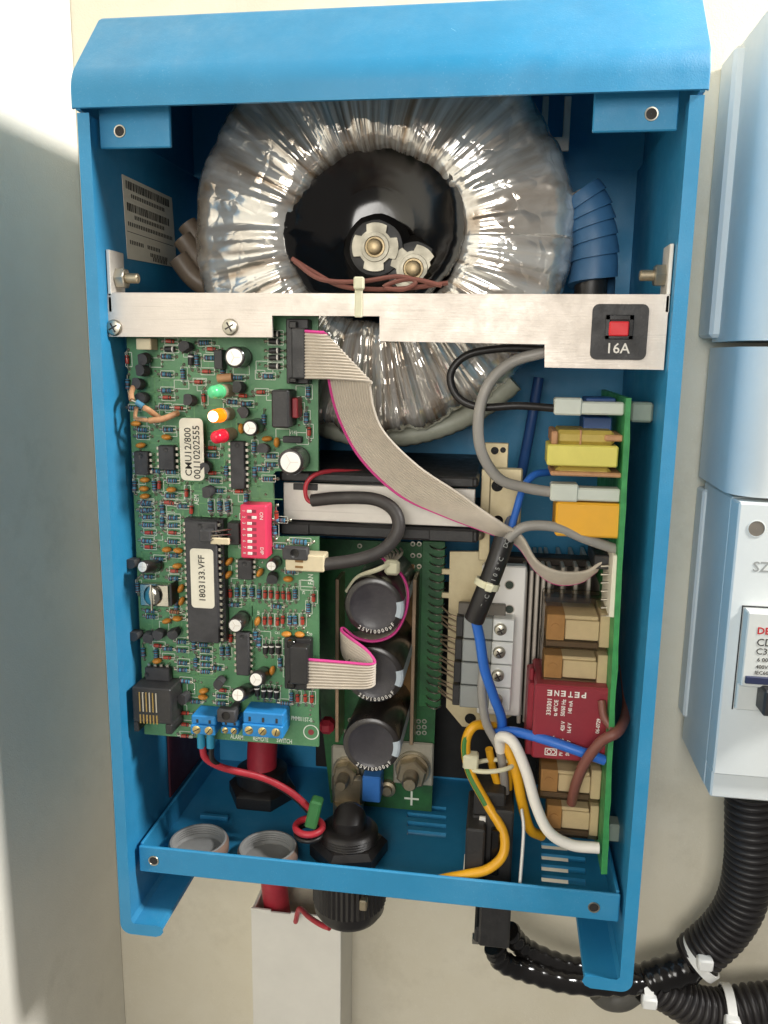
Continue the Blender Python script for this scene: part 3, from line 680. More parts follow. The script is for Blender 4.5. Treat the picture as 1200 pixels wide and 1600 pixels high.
def dip(u0, v0, u1, v1, n, hz=False, top=4.4, name='chip', socket=False, ymul=1.0):
    Y = YC-top-(4 if socket else 0)
    x0, x1, z0, z1 = px_rect(u0, v0, u1, v1, Y)
    mb = MB(); t = thing_part = None
    mb.box(x0, x1, Y, Y+3.3, z0, z1, ICB, .35)
    cx, cz = (x0+x1)/2, (z0+z1)/2
    if hz: mb.lathe([(1, 0), (1, .25), (.3, .1)], BLK, 12, FRONT((x0+.9, Y-.02, cz)))
    else: mb.lathe([(1, -.1), (1, .12), (.8, .02), (.05, .0)], BLK, 14, FRONT((cx, Y, z1-1.6)))
    o = obj(name, mb, cb)
    mb = MB()
    for k in range(n):
        f = (k+.5)/n
        for sg in (-1, 1):
            if hz:
                xx = x0+(x1-x0)*f; ze = z1 if sg > 0 else z0
                mb.box(xx-.6, xx+.6, Y+1.4, Y+1.8, ze, ze+sg*1.1, PIN, .05); mb.box(xx-.5, xx+.5, Y+1.4, YC, ze+sg*.8, ze+sg*1.2, PIN, .05)
            else:
                zz = z1-(z1-z0)*f; xe = x1 if sg > 0 else x0
                mb.box(xe, xe+sg*1.2, Y+1.4, Y+1.8, zz-.6, zz+.6, PIN, .05); mb.box(xe+sg*.9, xe+sg*1.3, Y+1.4, YC, zz-.45, zz+.45, PIN, .05)
    obj('pins', mb, o)
    if socket:
        mb = MB(); mb.box(x0-1.6, x1+1.8, Y+3.6, YC-.1, z0-.5, z1+.5, BLK, .2); obj('socket', mb, o)
    return o, Y, (x0, x1, z0, z1)
def zb(Z, x0, y0, x1, y1): a = Z(x0, y0); b = Z(x1, y1); return a+b
dip(*zb(A_, 192, 862, 262, 980), 4); dip(*zb(A_, 315, 832, 395, 955), 4); dip(*zb(A_, 680, 810, 752, 1052), 8)
o40, Y40, (ax0, ax1, az0, az1) = dip(*zb(B_, 368, 130, 545, 815), 20, socket=True, name='large_chip')
dip(*zb(B_, 658, 345, 740, 458), 4); dip(*zb(B_, 648, 762, 722, 1003), 7); dip(*zb(B_, 132, 960, 270, 1040), 4, True)
# stickers
def rr_poly(x0, x1, z0, z1, r):
    out = []
    for cx, cz, a0 in ((x1-r, z1-r, 0), (x0+r, z1-r, 90), (x0+r, z0+r, 180), (x1-r, z0+r, 270)):
        for k in range(5): a = math.radians(a0+k*22.5); out.append((cx+r*math.cos(a), cz+r*math.sin(a)))
    return out
x0, x1, z0, z1 = px_rect(*zb(B_, 393, 282, 524, 618), Y40-.1)
mb = MB(); mb.prism(rr_poly(x0, x1, z0, z1, 1.5), Y40-.18, Y40-.02, STICK); s_ = obj('chip_sticker', mb, o40)
text('1803133.VFF', 3.75, ((x0+x1)/2, Y40-.24, (z0+z1)/2), (0, 0, 1), (-1, 0, 0), INK, s_, bold=.03)
YS = YC-7
x0, x1, z0, z1 = px_rect(*zb(A_, 425, 692, 545, 1008), YS)
mb = MB(); mb.prism(rr_poly(x0, x1, z0, z1, 2), YS, YS+.3, STICK); s_ = obj('board_sticker', mb, cb)
text('CMU12/800', 3.9, (x0+(x1-x0)*.36, YS-.06, (z0+z1)/2-1), (0, 0, 1), (-1, 0, 0), INK, s_, bold=.03); text('00110202555', 3.9, (x0+(x1-x0)*.72, YS-.06, (z0+z1)/2-1), (0, 0, 1), (-1, 0, 0), INK, s_, bold=.03)
mb = MB(); mb.box(x0+2, x1-2, YS+.35, YC-1, z0+3, z1-3, BLK, .5); obj('sticker_backing', mb, cb)
def elcap(tu, tv, r, h, tilt=(0, 0)):
    c = P(tu, tv, YC-h)
    mb = MB(); F = FRONT((c.x, YC, c.z)) @ Matrix.Rotation(math.radians(tilt[0]), 4, 'X') @ Matrix.Rotation(math.radians(tilt[1]), 4, 'Y')
    if tilt != (0, 0):
        top = F @ V((0, 0, h)); F = Matrix.Translation(c-top) @ F; 
    mb.lathe([(r*.96, .3), (r, .8), (r, 1.6), (r*.93, 2), (r, 2.4), (r, h-.5), (r*.9, h-.05), (r*.8, h)], CAPS, 28, F)
    mb.box(-r*.34, r*.34, -r*1.01, -r*.9, 2.6, h-1, mat('cap_stripe', '#8f9496', .5), .05, F)
    o = obj('electrolytic_capacitor', mb, cb)
    mb = MB(); mb.lathe([(r*.8, h-.1), (r*.78, h+.12), (.05, h+.14)], CAPTOP, 28, F, False, False); t = obj('can_top', mb, o)
    mb = MB()
    for k in range(3 if r > 3 else 2):
        a = k*2*math.pi/3 if r > 3 else k*math.pi/2
        M = F @ Matrix.Rotation(a, 4, 'Z'); mb.box(-(0 if r > 3 else r*.6), r*.62, -.09, .09, h+.1, h+.2, HS, .02, M)
    obj('vent_score', mb, t)
elcap(*A_(700, 383), 4.0, 11); elcap(*A_(780, 742), 3.1, 11); elcap(*A_(985, 915), 5.0, 12.5)
elcap(*B_(118, 385), 2.6, 11, (-10, -12)); elcap(*B_(645, 718), 3.2, 11); elcap(*B_(763, 1025), 3.2, 11, (-8, -4)); elcap(*B_(660, 1113), 3.0, 12, (-12, -5)); elcap(*B_(850, 380), 2.3, 9)
mb = MB(); px_box(mb, *zb(A_, 597, 345, 640, 445), YC-6, 5, BLK); obj('film_capacitor', mb, cb)
def led(u, v, m, yt):
    tip = P(u, v, yt); base = V((tip.x, YC, tip.z)); F = FRONT((tip.x, yt, tip.z)) @ Matrix.Rotation(math.radians(-4), 4, 'Y')
    mb = MB(); r = 2.5
    dome = [(r*math.cos(a), -2.3+2.3*math.sin(a)) for a in [math.pi/2*k/8 for k in range(1, 8)]]
    mb.lathe([(r*1.1, -8), (r*1.1, -7), (r, -6.9), (r, -2.3)]+dome[:3 if m is LEDY else 7], m, 24, F, cap1=m is not LEDY)
    if m is LEDY: mb.lathe([(r*.99, -4.5), (r*.995, -2.4)]+dome[:3], LEDY, 24, F, False, False); mb.lathe(dome[2:]+[(.1, 0)], LEDW, 24, F, False, False)
    o = obj('indicator_light', mb, cb)
    mb = MB(); L = YC-yt; mb.lathe([(2.6, -L+.2), (2.6, -8.1)], LEDS, 20, F); obj('spacer', mb, o)
led(330, 613, LEDG, 3); led(331, 651, LEDY, 3); led(335, 684, LEDR, 3)
# ribbon headers, regulators, connectors
def header(u0, v0, u1, v1, Y, name='ribbon_socket'):
    mb = MB(); px_box(mb, u0, v0, u1, v1, Y+6, YC-Y-6, BLK, .4); o = obj(name, mb, cb)
    mb = MB(); px_box(mb, u0+8, v0+14, u1-6, v1-8, Y, 7, BLK, .5); px_box(mb, u0+4, v0+4, u0+16, v0+15, Y+3, 6, GLOSSB, .3); px_box(mb, u0+4, v1-10, u0+16, v1-2, Y+3, 6, GLOSSB, .3); obj('plug', mb, o)
    return o
header(447, 498, 482, 600, 8); header(444, 998, 486, 1078, 10)
mb = MB(); px_box(mb, *zb(A_, 888, 550, 975, 742), YC-13, 12.5, BLK, .6); o = obj('relay_block', mb, cb)
mb = MB(); px_box(mb, *zb(A_, 992, 590, 1022, 692), YC-8, 7, mat('red_diode_block', '#a8393f', .4), .4); obj('red_component', mb, cb)
mb = MB(); px_box(mb, *zb(A_, 945, 785, 1040, 818), YC-3, 2.8, ICB, .3); obj('flat_resistor', mb, cb)
mb = MB(); px_box(mb, *zb(A_, 202, 288, 278, 345), YC-7, 6.5, CREAM, .3); obj('header_block', mb, cb)
mb = MB(); px_box(mb, *zb(B_, 930, 318, 1150, 412), YC-9, 8.5, CREAM, .5); o = obj('fan_connector', mb, cb)
mb = MB(); px_box(mb, *zb(B_, 985, 345, 1030, 360), YC-9.3, .5, BROWNP, .1); px_box(mb, *zb(B_, 985, 380, 1030, 392), YC-9.3, .5, BROWNP, .1); obj('contact', mb, o)
def to220(u0, v0, u1, v1, Y):
    mb = MB(); x0, x1, z0, z1 = px_rect(u0, v0, u1, v1, Y); mb.box(x0, x1, Y, Y+4.5, z0, z1, ICB, .5)
    mb.lathe([(1.8, -.3), (1.8, .15), (1.2, .02), (.05, .02)], GLOSSB, 16, FRONT(((x0+x1)/2, Y, (z0+z1)/2+.4)))
    for k in (-1, 0, 1): mb.tube([((x0+x1)/2+k*2, Y+3, z0+.5), ((x0+x1)/2+k*2, YC, z0-.6)], .4, PIN, 6, res=2)
    obj('power_transistor', mb, cb)
to220(*zb(B_, 912, 278, 1055, 348), YC-10); to220(*zb(B_, 540, 1200, 645, 1272), YC-13)
# metal can with solder blob
mb = MB(); px_box(mb, *zb(B_, 103, 485, 268, 610), YC-4.2, 4, mat('tin_can', '#d0cbbd', .22, 1, .15, 200), .4); o = obj('metal_tab', mb, cb)
c = P(*B_(175, 548), YC-5); mb = MB(); mb.ball(c, 4.3, mat('bright_solder', '#c8c4b8', .12, 1, .2, 300, .5, 250), .9, .4, 1.05, 16); mb.tube([c+V((0, -1, 5)), c+V((.3, -1.6, 0)), c+V((0, -1, -6))], .5, PIN, 6); obj('solder_blob', mb, o)
mb = MB(); px_box(mb, *zb(B_, 272, 485, 282, 610), YC-8, 8, BLK, .2); obj('insulator', mb, o)
# dip switch
x0, x1, z0, z1 = px_rect(*zb(B_, 675, 34, 824, 338), YC-9)
mb = MB(); mb.box(x0, x1, YC-9, YC-.5, z0, z1, PINK, .5); ds = obj('dip_switch', mb, cb)
for k in range(8):
    zz = z1-(k+1.0)*(z1-z0)/8.9; xa = x0+(x1-x0)*.28
    mb = MB(); on = (k == 1)
    mb.box(xa, xa+3.6, YC-9.15, YC-8.8, zz-.62, zz+.62, mat('slot_shadow', '#8f2c42', .6), .05)
    xs = xa+1.9 if on else xa; mb.box(xs, xs+1.8, YC-9.7, YC-8.8, zz-.55, zz+.55, WINK, .1); obj('slider', mb, ds)
    text(str(k+1), 1.7, (x0+1.5, YC-9.1, zz), (0, 0, -1), (1, 0, 0), WINK, ds)
text('ON', 2.0, (x1-2.1, YC-9.1, z1-4.2), (0, 0, -1), (1, 0, 0), WINK, ds); text('DIP', 2.0, (x1-2.1, YC-9.1, z0+3.4), (0, 0, -1), (1, 0, 0), WINK, ds)
# jumper header and pins
mb = MB(); px_box(mb, *zb(B_, 600, 135, 668, 260), YC-6, 5.5, BLK, .3); o = obj('jumper_header', mb, cb)
for k in range(3):
    a = P(*B_(620, 170+k*30), YC-6); b = P(*B_(505, 185+k*22), YC-14); mb = MB(); mb.tube([a, b], .32, PIN, 6, res=2); obj('pin', mb, o)
mb = MB(); px_box(mb, *zb(B_, 440, 178, 502, 245), YC-15, 5, ICB, .4); obj('jumper_cap', mb, o)
mb = MB(); px_box(mb, *zb(B_, 503, 222, 610, 258), YC-13, 1.4, CREAM, .3); obj('jumper_bar', mb, o)
# modular jack
x0, x1, z0, z1 = px_rect(*zb(B_, 62, 1075, 282, 1330), 7); x0 = max(x0, -102.4)
jk = MB(); jk.box(x0, x1, 7, YC-.2, z0+(z1-z0)*.22, z1, BLK, .5); jk.box(x0, x0+2.4, 7.1, YC-.2, z0, z0+(z1-z0)*.22, BLK, .4); jk.box(x1-3, x1, 7.1, YC-.2, z0, z0+(z1-z0)*.22, BLK, .4)
o = obj('modular_jack', jk, cb)
for k in range(6):
    xx = x0+3.4+k*1.45; mb = MB(); mb.box(xx-.35, xx+.35, 6.85, 7.3, z0+4.2, z0+8.2, GOLD, .05); mb.box(xx-.3, xx+.3, 6.8, 7.3, z0+9.5, z1-2, PIN if k % 2 else GOLD, .05); obj('contact', mb, o)
# terminal blocks
def term(u0, v0, u1, v1, Y, n, m=TERM):
    x0, x1, z0, z1 = px_rect(u0, v0, u1, v1, Y); mb = MB()
    mb.box(x0, x1, Y+1.2, YC-.2, z0+(z1-z0)*.5, z1, m, .5); mb.box(x0, x1, Y, YC-.3, z0, z0+(z1-z0)*.52, m, .4); o = obj('terminal_block', mb, cb)
    for k in range(n):
        c = V((x0+(x1-x0)*(k+.5)/n, Y, z0+(z1-z0)*.27)); r = min(1.8, (x1-x0)/n*.36)
        mb = MB(); F = FRONT(c) @ Matrix.Rotation(.5+k*.4, 4, 'Z')
        mb.lathe([(r, -.2), (r, .15), (r*.85, .3), (.05, .32)], mat('brass_screw', '#c8b27a', .35, .9, .15, 300), 18, F); mb.box(-r*.9, r*.9, -.2, .2, .25, .36, BAND, .02, F); obj('terminal_screw', mb, o)
        mb = MB(); mb.box(c.x-.5, c.x+.5, Y+1.1, Y+1.3, z0+(z1-z0)*.6, z0+(z1-z0)*.8, BLK, .05); obj('marking_slot', mb, o)
    return o, (x0, x1, z0, z1)
tb, tq = term(*zb(B_, 390, 1240, 530, 1340), YC-12, 2); term(*zb(B_, 563, 1262, 662, 1335), YC-10, 2); term(*zb(B_, 685, 1222, 915, 1355), YC-12, 3)
for k in range(2):
    c = P(*B_(452+k*53, 1345), YC-6); mb = MB(); mb.lathe([(1.75, -5.2), (1.75, -1), (1.3, 2)], TEAL, 16, UP(c)); obj('ferrule', mb, tb)
# tan sleeved leads at the upper left
mb = MB(); 
mb.tube([P(*A_(195, 520), 16), P(*A_(178, 565), 10), P(*A_(182, 600), 8)], 1.1, TAN, 12); mb.tube([P(*A_(182, 600), 8), P(*A_(215, 615), 8)], .4, PIN, 6); mb.tube([P(*A_(205, 610), 8), P(*A_(240, 632), 8)], 1.1, RES, 10)
mb.tube([P(*A_(245, 640), 8), P(*A_(265, 650), 8), P(*A_(320, 690), 15)], 1.15, TAN, 12); mb.tube([P(*A_(270, 705), 9), P(*A_(340, 695), 10), P(*A_(415, 665), 16)], 1.2, TAN, 12); mb.tube([P(*A_(205, 640), 16), P(*A_(200, 690), 12), P(*A_(240, 700), 9), P(*A_(275, 705), 9)], .8, TAN, 8)
obj('sleeved_resistor_pair', mb, cb)
mb = MB(); mb.tube([P(*A_(618, 490), 17), P(*A_(690, 485), 17)], 1.7, TAN, 12); obj('ceramic_tube', mb, cb)
# traces' vias, pads, silk
rnd = random.Random(11)
for k in range(190):
    u = rnd.uniform(215, 490); v = rnd.uniform(545, 1130)
    if 425 < u and 725 < v < 850: continue
    c = P(u, v, YC)
    if c.x > -100: pad(c, .55)
for k in range(60):
    u = rnd.uniform(215, 480); v = rnd.uniform(545, 1120)
    if 400 < u and 715 < v < 860: continue
    silk_rect(P(u, v, YC), rnd.uniform(1.2, 3.4), rnd.uniform(1.2, 2.4))
c = P(486, 1144, YC)
silk.lathe([(3.4, .08), (2.95, .08)], SILK, 30, FRONT((c.x, YC-.01, c.z)), False, False); silk.lathe([(1.3, .08), (.05, .08)], mat('hole_red', '#8d3a3c', .6), 20, FRONT((c.x, YC-.01, c.z)), False, False)
trc = MB(); TR = mat('board_trace', '#6aa06a', .45, 0, .2, 200)
for k in range(150):
    u = rnd.uniform(210, 480); v = rnd.uniform(545, 1120); c = P(u, v, YC); p = V((c.x, YC-.03, c.z)); hz = rnd.random() < .5; ln = []
    for q in range(rnd.choice((2, 3, 4))):
        d = rnd.choice((-1, 1))*rnd.uniform(3, 14); e = p+(V((d, 0, 0)) if hz else V((0, 0, d))); 
        if not (-100 < e.x < -48) or e.z < -236: break
        a, b = p, e; dd = (b-a).normalized(); n = V((-dd.z, 0, dd.x))*.2
        trc.add([a+n-dd*.2, b+n+dd*.2, b-n+dd*.2, a-n-dd*.2], [(0, 1, 2, 3)], TR); p = e; hz = not hz
obj('copper_traces', trc, cb, kind='stuff')
obj('solder_pads', pads, cb, kind='stuff'); obj('silk_outlines', silk, cb, kind='stuff')
for s, z, uv, xd, yd in (('PMM011ST-0', 2.7, B_(1022, 1250), (1, 0, -.03), (0, 0, 1)), ('ALARM', 2.9, B_(655, 1352), (1, 0, -.04), (0, 0, 1)), ('REMOTE', 2.9, B_(790, 1364), (1, 0, -.04), (0, 0, 1)), ('SWITCH', 2.9, B_(925, 1374), (1, 0, -.04), (0, 0, 1)), ('FAN', 3.0, B_(1075, 455), (0, 0, 1), (-1, 0, 0)), ('AEM', 2.8, A_(510, 1105), (0, 0, 1), (-1, 0, 0)), ('V145', 1.9, A_(1000, 765), (1, 0, 0), (0, 0, 1)), ('R41', 1.6, B_(778, 645), (0, 0, 1), (-1, 0, 0)), ('C61', 1.6, B_(885, 760), (1, 0, 0), (0, 0, 1)), ('C30', 1.6, B_(1068, 768), (1, 0, 0), (0, 0, 1)), ('V17', 1.6, B_(582, 960), (1, 0, 0), (0, 0, 1)), ('Z4', 1.6, B_(1035, 530), (0, 0, 1), (-1, 0, 0))):
    text(s, z, P(*uv, YC-.07), xd, yd, SILK, brd, name='printed_lettering', sx=.62 if len(s) > 4 else .8, bold=.03)
# ================================================================== FAN
fan = thing('cooling_fan', 'square black cooling fan seen edge on with pale metal strap', 'fan', P(590, 840, 60))
YF = 28
for (v0, v1) in ((741, 757), (822, 842)):
    x0, x1, z0, z1 = px_rect(436, v0, 748, v1, YF)
    mb = MB(); mb.box(x0, x1, YF, YF+78, z0, z1, BLK, 1.0); 
    mb.box(x0+1, x0+13, YF-.6, YF+.5, z0+.3, z1-.3, BLK, .4); mb.box(x1-20, x1-2, YF-.6, YF+.5, z0+.3, z1-.3, BLK, .4); obj('frame_flange', mb, fan)
mb = MB(); x0, x1, z0, z1 = px_rect(450, 757, 735, 822, YF+14); cx = (x0+x1)/2
mb.lathe([(37, z0-2), (37, z1+2)], BLK, 40, UP((cx, YF+40, 0))); obj('frame_ring', mb, fan)
mb = MB(); px_box(mb, 443, 759, 742, 818, YF+2.2, 1.2, ALUP, .3); obj('strap', mb, fan)
mb = MB(); px_box(mb, 458, 756, 496, 766, YF+1.6, .8, BLK, .2); obj('strap_notch', mb, fan)
for (u, v) in ((450, 836), (735, 836)):
    pass
mb = MB(); mb.tube([P(575, 738, 40), P(520, 736, 30), P(492, 742, 25), P(478, 758, 24), P(480, 780, 24), P(496, 788, 24)], .9, RED, 8); obj('thin_red_wire', mb, label='thin red wire curling over the fan edge into the black sleeve', cat='wire')
mb = MB(); mb.tube([P(488, 782, 24), P(530, 778, 22), P(585, 780, 20), P(616, 798, 18), P(622, 828, 16), P(600, 858, 15), P(560, 874, 14), P(506, 882, 14)], 2.6, RUB, 14, res=8); obj('fan_cable', mb, label='black sleeved fan cable curving from the metal strap to the cream connector', cat='cable')
# ================================================================== POWER BOARD
YPB = 72
pb = thing('power_circuit_board', 'deep set green power board with three black capacitors and two bolted studs', 'circuit board', P(600, 1262, YPB))
x0, x1, z0, z1 = px_rect(517, 846, 690, 1262, YPB); x0 -= 8
zt = P(600, 846, YPB).z; xr = P(675, 1240, YPB).x
mb = MB(); mb.prism([(x0+8, z0), (xr, z0), (xr+1.5, zt), (x0-6, zt)], YPB, YPB+1.8, PCBD); pbb = obj('board', mb, pb)
mb = MB(); x0, x1, z0, z1 = px_rect(575, 880, 645, 1110, YPB-.3); mb.box(x0, x1, YPB-.6, YPB-.1, z0, z1, BROWNP, .1); obj('insulating_strip', mb, pb)
def bigcap(u, v, r, name='capacitor'):
    c = P(u, v, 25.5); h = YPB-25.5
    mb = MB(); F = FRONT((c.x, YPB, c.z))
    mb.lathe([(r*.96, .3), (r, 1.2), (r, h-1.6), (r*.97, h-.5), (r*.9, h), (r*.8, h+.1)], CAPS, 48, F, True, False)
    o = obj(name, mb, pb)
    mb = MB(); mb.lathe([(r*.81, h+.1), (r*.74, h-.25), (r*.7, h-.5), (.05, h-.6)], CAPTP, 40, F, False, False); obj('can_top', mb, o)
    mb = MB(); seg = []                          # pale minus stripe over the rim
    a0, a1 = math.radians(-22), math.radians(14); n = 6; vs = []
    for k in range(n+1):
        a = a0+(a1-a0)*k/n
        for rr, hh in ((r*.76, h+.16), (r*.91, h+.1), (r*.985, h-.45), (r*1.012, h-1.6), (r*1.012, 2)): vs.append((rr*math.cos(a), rr*math.sin(a), hh))
    mb.add(vs, [(i*5+j, (i+1)*5+j, (i+1)*5+j+1, i*5+j+1) for i in range(n) for j in range(4)], mat('stripe_grey_blue', '#b9c4cc', .45), False, F); obj('polarity_stripe', mb, o)
    def arc(s, rad, size, a_mid, step):
        for i, ch in enumerate(s):
            a = math.radians(a_mid+(i-(len(s)-1)/2)*step); p = F @ V((rad*math.cos(a), rad*math.sin(a), h+.22))
            xd = F.to_3x3() @ V((-math.sin(a), math.cos(a), 0)); yd = F.to_3x3() @ V((-math.cos(a), -math.sin(a), 0))
            if ch != ' ': text(ch, size, p, xd, yd, WINK, o, bold=.03)
    arc('25V10000µF', r*.86, 2.3, -82, 9.0)
    return o
bigcap(584, 948, 12.6); bigcap(584, 1055, 12.6); bigcap(580, 1165, 12.6)
for u, v0, v1, vv in ((527, 905, 1160, 0), (648, 905, 1165, 0)):
    a = P(u, v0, 58); b = P(u+1, v1, 58); mb = MB(); mb.box(a.x-.9, a.x+.9, 58, YPB, b.z, a.z, mat('bus_bar', '#c9ad90', .35, .9, .15, 120), .2); obj('bus_bar', mb, pb)
for u, v, bx in ((540, 1212, -1), (644, 1210, 1)):
    c = P(u, v, 60); b = V((c.x, YPB, c.z)); cc = P(u, v-4, YPB-6)
    F = FRONT((cc.x, YPB-.1, cc.z))
    mb = MB(); q = 9.8 if bx > 0 else 8.0
    mb.box(-q, q, -9.5, 13, -.1, 1.4, ZNUT, 2.5, F) if bx > 0 else mb.box(-q, q, -13, 12, -.1, 2.0, ZNUT, 2.5, F); pl = obj('terminal_plate', mb, pb)
    k = .92 if bx > 0 else .74
    mb = MB(); mb.lathe([(9.5*k, 1.5), (9.5*k, 3.2)], STEEL, 32, F); mb.lathe([(8.6*k, 3.2), (8.6*k, 4.8)], NUT, 32, F); obj('washer', mb, pl)
    mb = MB(); mb.lathe([(8*k, 4.8), (8.2*k, 5.2), (8.2*k, 9.5), (7.2*k, 10.2), (4.4*k, 10.2)], NUT, 6, F @ Matrix.Rotation(.3, 4, 'Z'), smooth=False); obj('hex_nut', mb, pl)
    mb = MB(); pr = [(4.1*k, 9)]
    for i in range(9): pr += [(4.1*k, 10.2+i*.85), (3.7*k, 10.6+i*.85)]
    pr += [(3.6*k, 18), (3.0*k, 18.8), (.1, 18.8)]; mb.lathe(pr, NUT, 20, F); obj('stud', mb, pl)
mb = MB(); px_box(mb, 566, 1214, 594, 1254, 58, 12, mat('blue_box_cap', '#3f7fd0', .4, 0, .08, 100), .5); obj('film_capacitor', mb, pb)
mb = MB(); c = P(603, 1242, 64); mb.lathe([(4, 0), (4, 3), (2.5, 3.4), (2.2, 5), (.1, 5)], NUT, 16, FRONT((c.x, YPB-.1, c.z))); obj('small_screw', mb, pb)
a = P(643, 1248, YPB-.1); mb = MB(); mb.box(a.x-3.6, a.x+3.6, YPB-.15, YPB-.02, a.z-.5, a.z+.5, SILK, .02); mb.box(a.x-.5, a.x+.5, YPB-.16, YPB-.02, a.z-3.6, a.z+4, SILK, .02); obj('plus_mark', mb, pb)
mb = MB()
for i in range(3):
    for j in range(3):
        c = P(645+9*i, 1127+9*j, YPB); mb.lathe([(1.2, .1), (.6, .12)], SOLDER, 12, FRONT((c.x, YPB-.01, c.z)), False, False)
for u, v in ((547, 1125), (541, 1143), (563, 880), (562, 853), (645, 885), (655, 885), (645, 850), (655, 850), (645, 868), (655, 868)): c = P(u, v, YPB); mb.lathe([(1.2, .1), (.6, .12)], SOLDER, 12, FRONT((c.x, YPB-.01, c.z)), False, False)
obj('via_rings', mb, pb, kind='stuff')
# driver board with wire loops standing beside the capacitors
x0, x1, z0, z1 = px_rect(657, 846, 692, 1105, 62)
mb = MB(); mb.box(x0, x1, 62, 63.6, z0, z1, PCBD, .2); dbo = obj('driver_strip', mb, pb)
n = 21
for k in range(n):
    zz = z1-(z1-z0)*(k+.5)/n; mb = MB(); mb.tube([(x0+3.5, 61.6, zz), (x0+5, 59.5, zz-.5), (x1-2, 58.5, zz-1), (x1+.6, 61, zz-.3)], .35, PIN, 6, res=4); obj('wire_loop', mb, pb)
for k, s in enumerate(('R12', 'A1', 'C4', 'Q7', 'S1', 'A2')): pass
# ================================================================== HEATSINK
hs = thing('finned_heatsink', 'finned aluminium heatsink with yellowish plate and four screwed clamp bars', 'heatsink', P(760, 1130, 80))
YH = 58
pts = [(703, 862), (760, 862), (818, 905), (812, 1112), (760, 1140), (722, 1135), (697, 1105)]
mb = MB(); mb.prism([(P(u, v, YH).x, P(u, v, YH).z) for u, v in pts], YH, YH+2, CHROM); pl = obj('chromate_plate', mb, hs)
c = P(735, 1123, YH-.1); mb = MB(); mb.lathe([(2.6, .05), (.05, .05)], GLOSSB, 20, FRONT((c.x, YH-.05, c.z)), False, False); obj('screw_hole', mb, pl)
for v in (893, 930): mb = MB(); px_box(mb, 690, v-4, 706, v+5, YH+.5, 1.5, CHROM, .3); obj('plate_tab', mb, pl)
mb = MB(); px_box(mb, 757, 692, 794, 736, 46, 1.6, CHROM, .3); px_box(mb, 750, 733, 767, 876, 44, 1.6, CHROM, .3); px_box(mb, 764, 731, 815, 832, 42, 1.4, CHROM, .8); bk = obj('fan_bracket', mb, hs)
for u, v, r in ((773, 705, 1.6), (786, 704, 1.2), (777, 758, 2.4), (778, 812, 2.2)):
    c = P(u, v, 44); mb = MB(); mb.lathe([(r, .06), (.05, .06)], GLOSSB, 20, FRONT((c.x, 41.95 if v > 730 else 45.95, c.z)), False, False); obj('screw_hole', mb, bk)
mb = MB(); c = P(749, 836, 40); mb.ball(c, 2.2, NUT); obj('rivet', mb, bk)
for k in range(9):
    u = 818+k*9.5 if k < 4 else 856+(k-4)*21
    mb = MB(); a = P(u, 885, 62); b = P(u, 1120, 62); mb.box(a.x, a.x+1.7, 54+k*1.2, 100, b.z, a.z, HS, .4); obj('fin', mb, hs)
a = P(800, 880, 98); b = P(985, 1130, 98); mb = MB(); mb.box(a.x, b.x, 98, 101, b.z, a.z, HS, .4); obj('fin_base', mb, hs)
mb = MB(); px_box(mb, 742, 872, 960, 884, 72, 10, mat('dark_bar', '#3a332c', .5, .3, .2, 80), .5); obj('top_rail', mb, hs)
x0, x1, z0, z1 = px_rect(749, 884, 818, 1118, 52); mb = MB(); mb.box(x0, x1, 52, 57.9, z0, z1, mat('bright_plate', '#efede8', .4, .25, .05, 40), .6); ap = obj('alloy_plate', mb, hs)
for u, v in ((796, 914), (796, 952)):
    c = P(u, v, 52); mb = MB(); mb.lathe([(2.2, .04), (1.8, .04), (1.75, -1.5)], HS, 20, FRONT((c.x, 51.95, c.z)), False, False); mb.lathe([(1.9, .03), (.05, .03)], mat('hole_green', '#39433a', .6), 20, FRONT((c.x, 51.95, c.z)), False, False); obj('screw_hole', mb, ap)
mb = MB(); px_box(mb, 716, 944, 790, 966, 48.5, 3, mat('mica_grey', '#6a645c', .5, 0, .15, 100), .3); obj('insulating_pad', mb, hs)
CL = mat('clamp_steel', '#eceeec', .34, .35, .08, 60, .1, 200, aniso=(1, 1, 10)); CLG = mat('clamp_dull', '#a3a7a5', .4, .5, .1, 60)
for k in range(4):
    v0 = 966+36*k; du = -2*k
    x0, x1, z0, z1 = px_rect(724+du, v0, 804+du, v0+34, 44)
    mb = MB(); mb.box(x0+(x1-x0)*.58, x1, 43.6, 52, z0, z1, CL, .4); mb.box(x0, x0+(x1-x0)*.575, 44.2, 49, z0, z1, CLG, .4); o = obj('clamp_bar', mb, hs)
    mb = MB(); xm = P(713+du, v0+10, 45).x; mb.box(xm, x0-.1, 45, 50, z0+.3, z1-.3, BLK, .3); obj('transistor_body', mb, o)
    screw(o, P(782+du, v0+17+2*(k == 3), 43.4), 2.7, h=2.2)
    for j in range(4):
        zz = z1-(z1-z0)*(j+.5)/4; mb = MB(); mb.tube([(xm+.5, 47, zz), (xm-3, 48+j % 2*2, zz+.6), (xm-7, 55, zz+random.uniform(-1, 1.5))], .45, mat('lead_tan', '#b7a28a', .4, .7), 6, res=3); obj('transistor_lead', mb, hs)
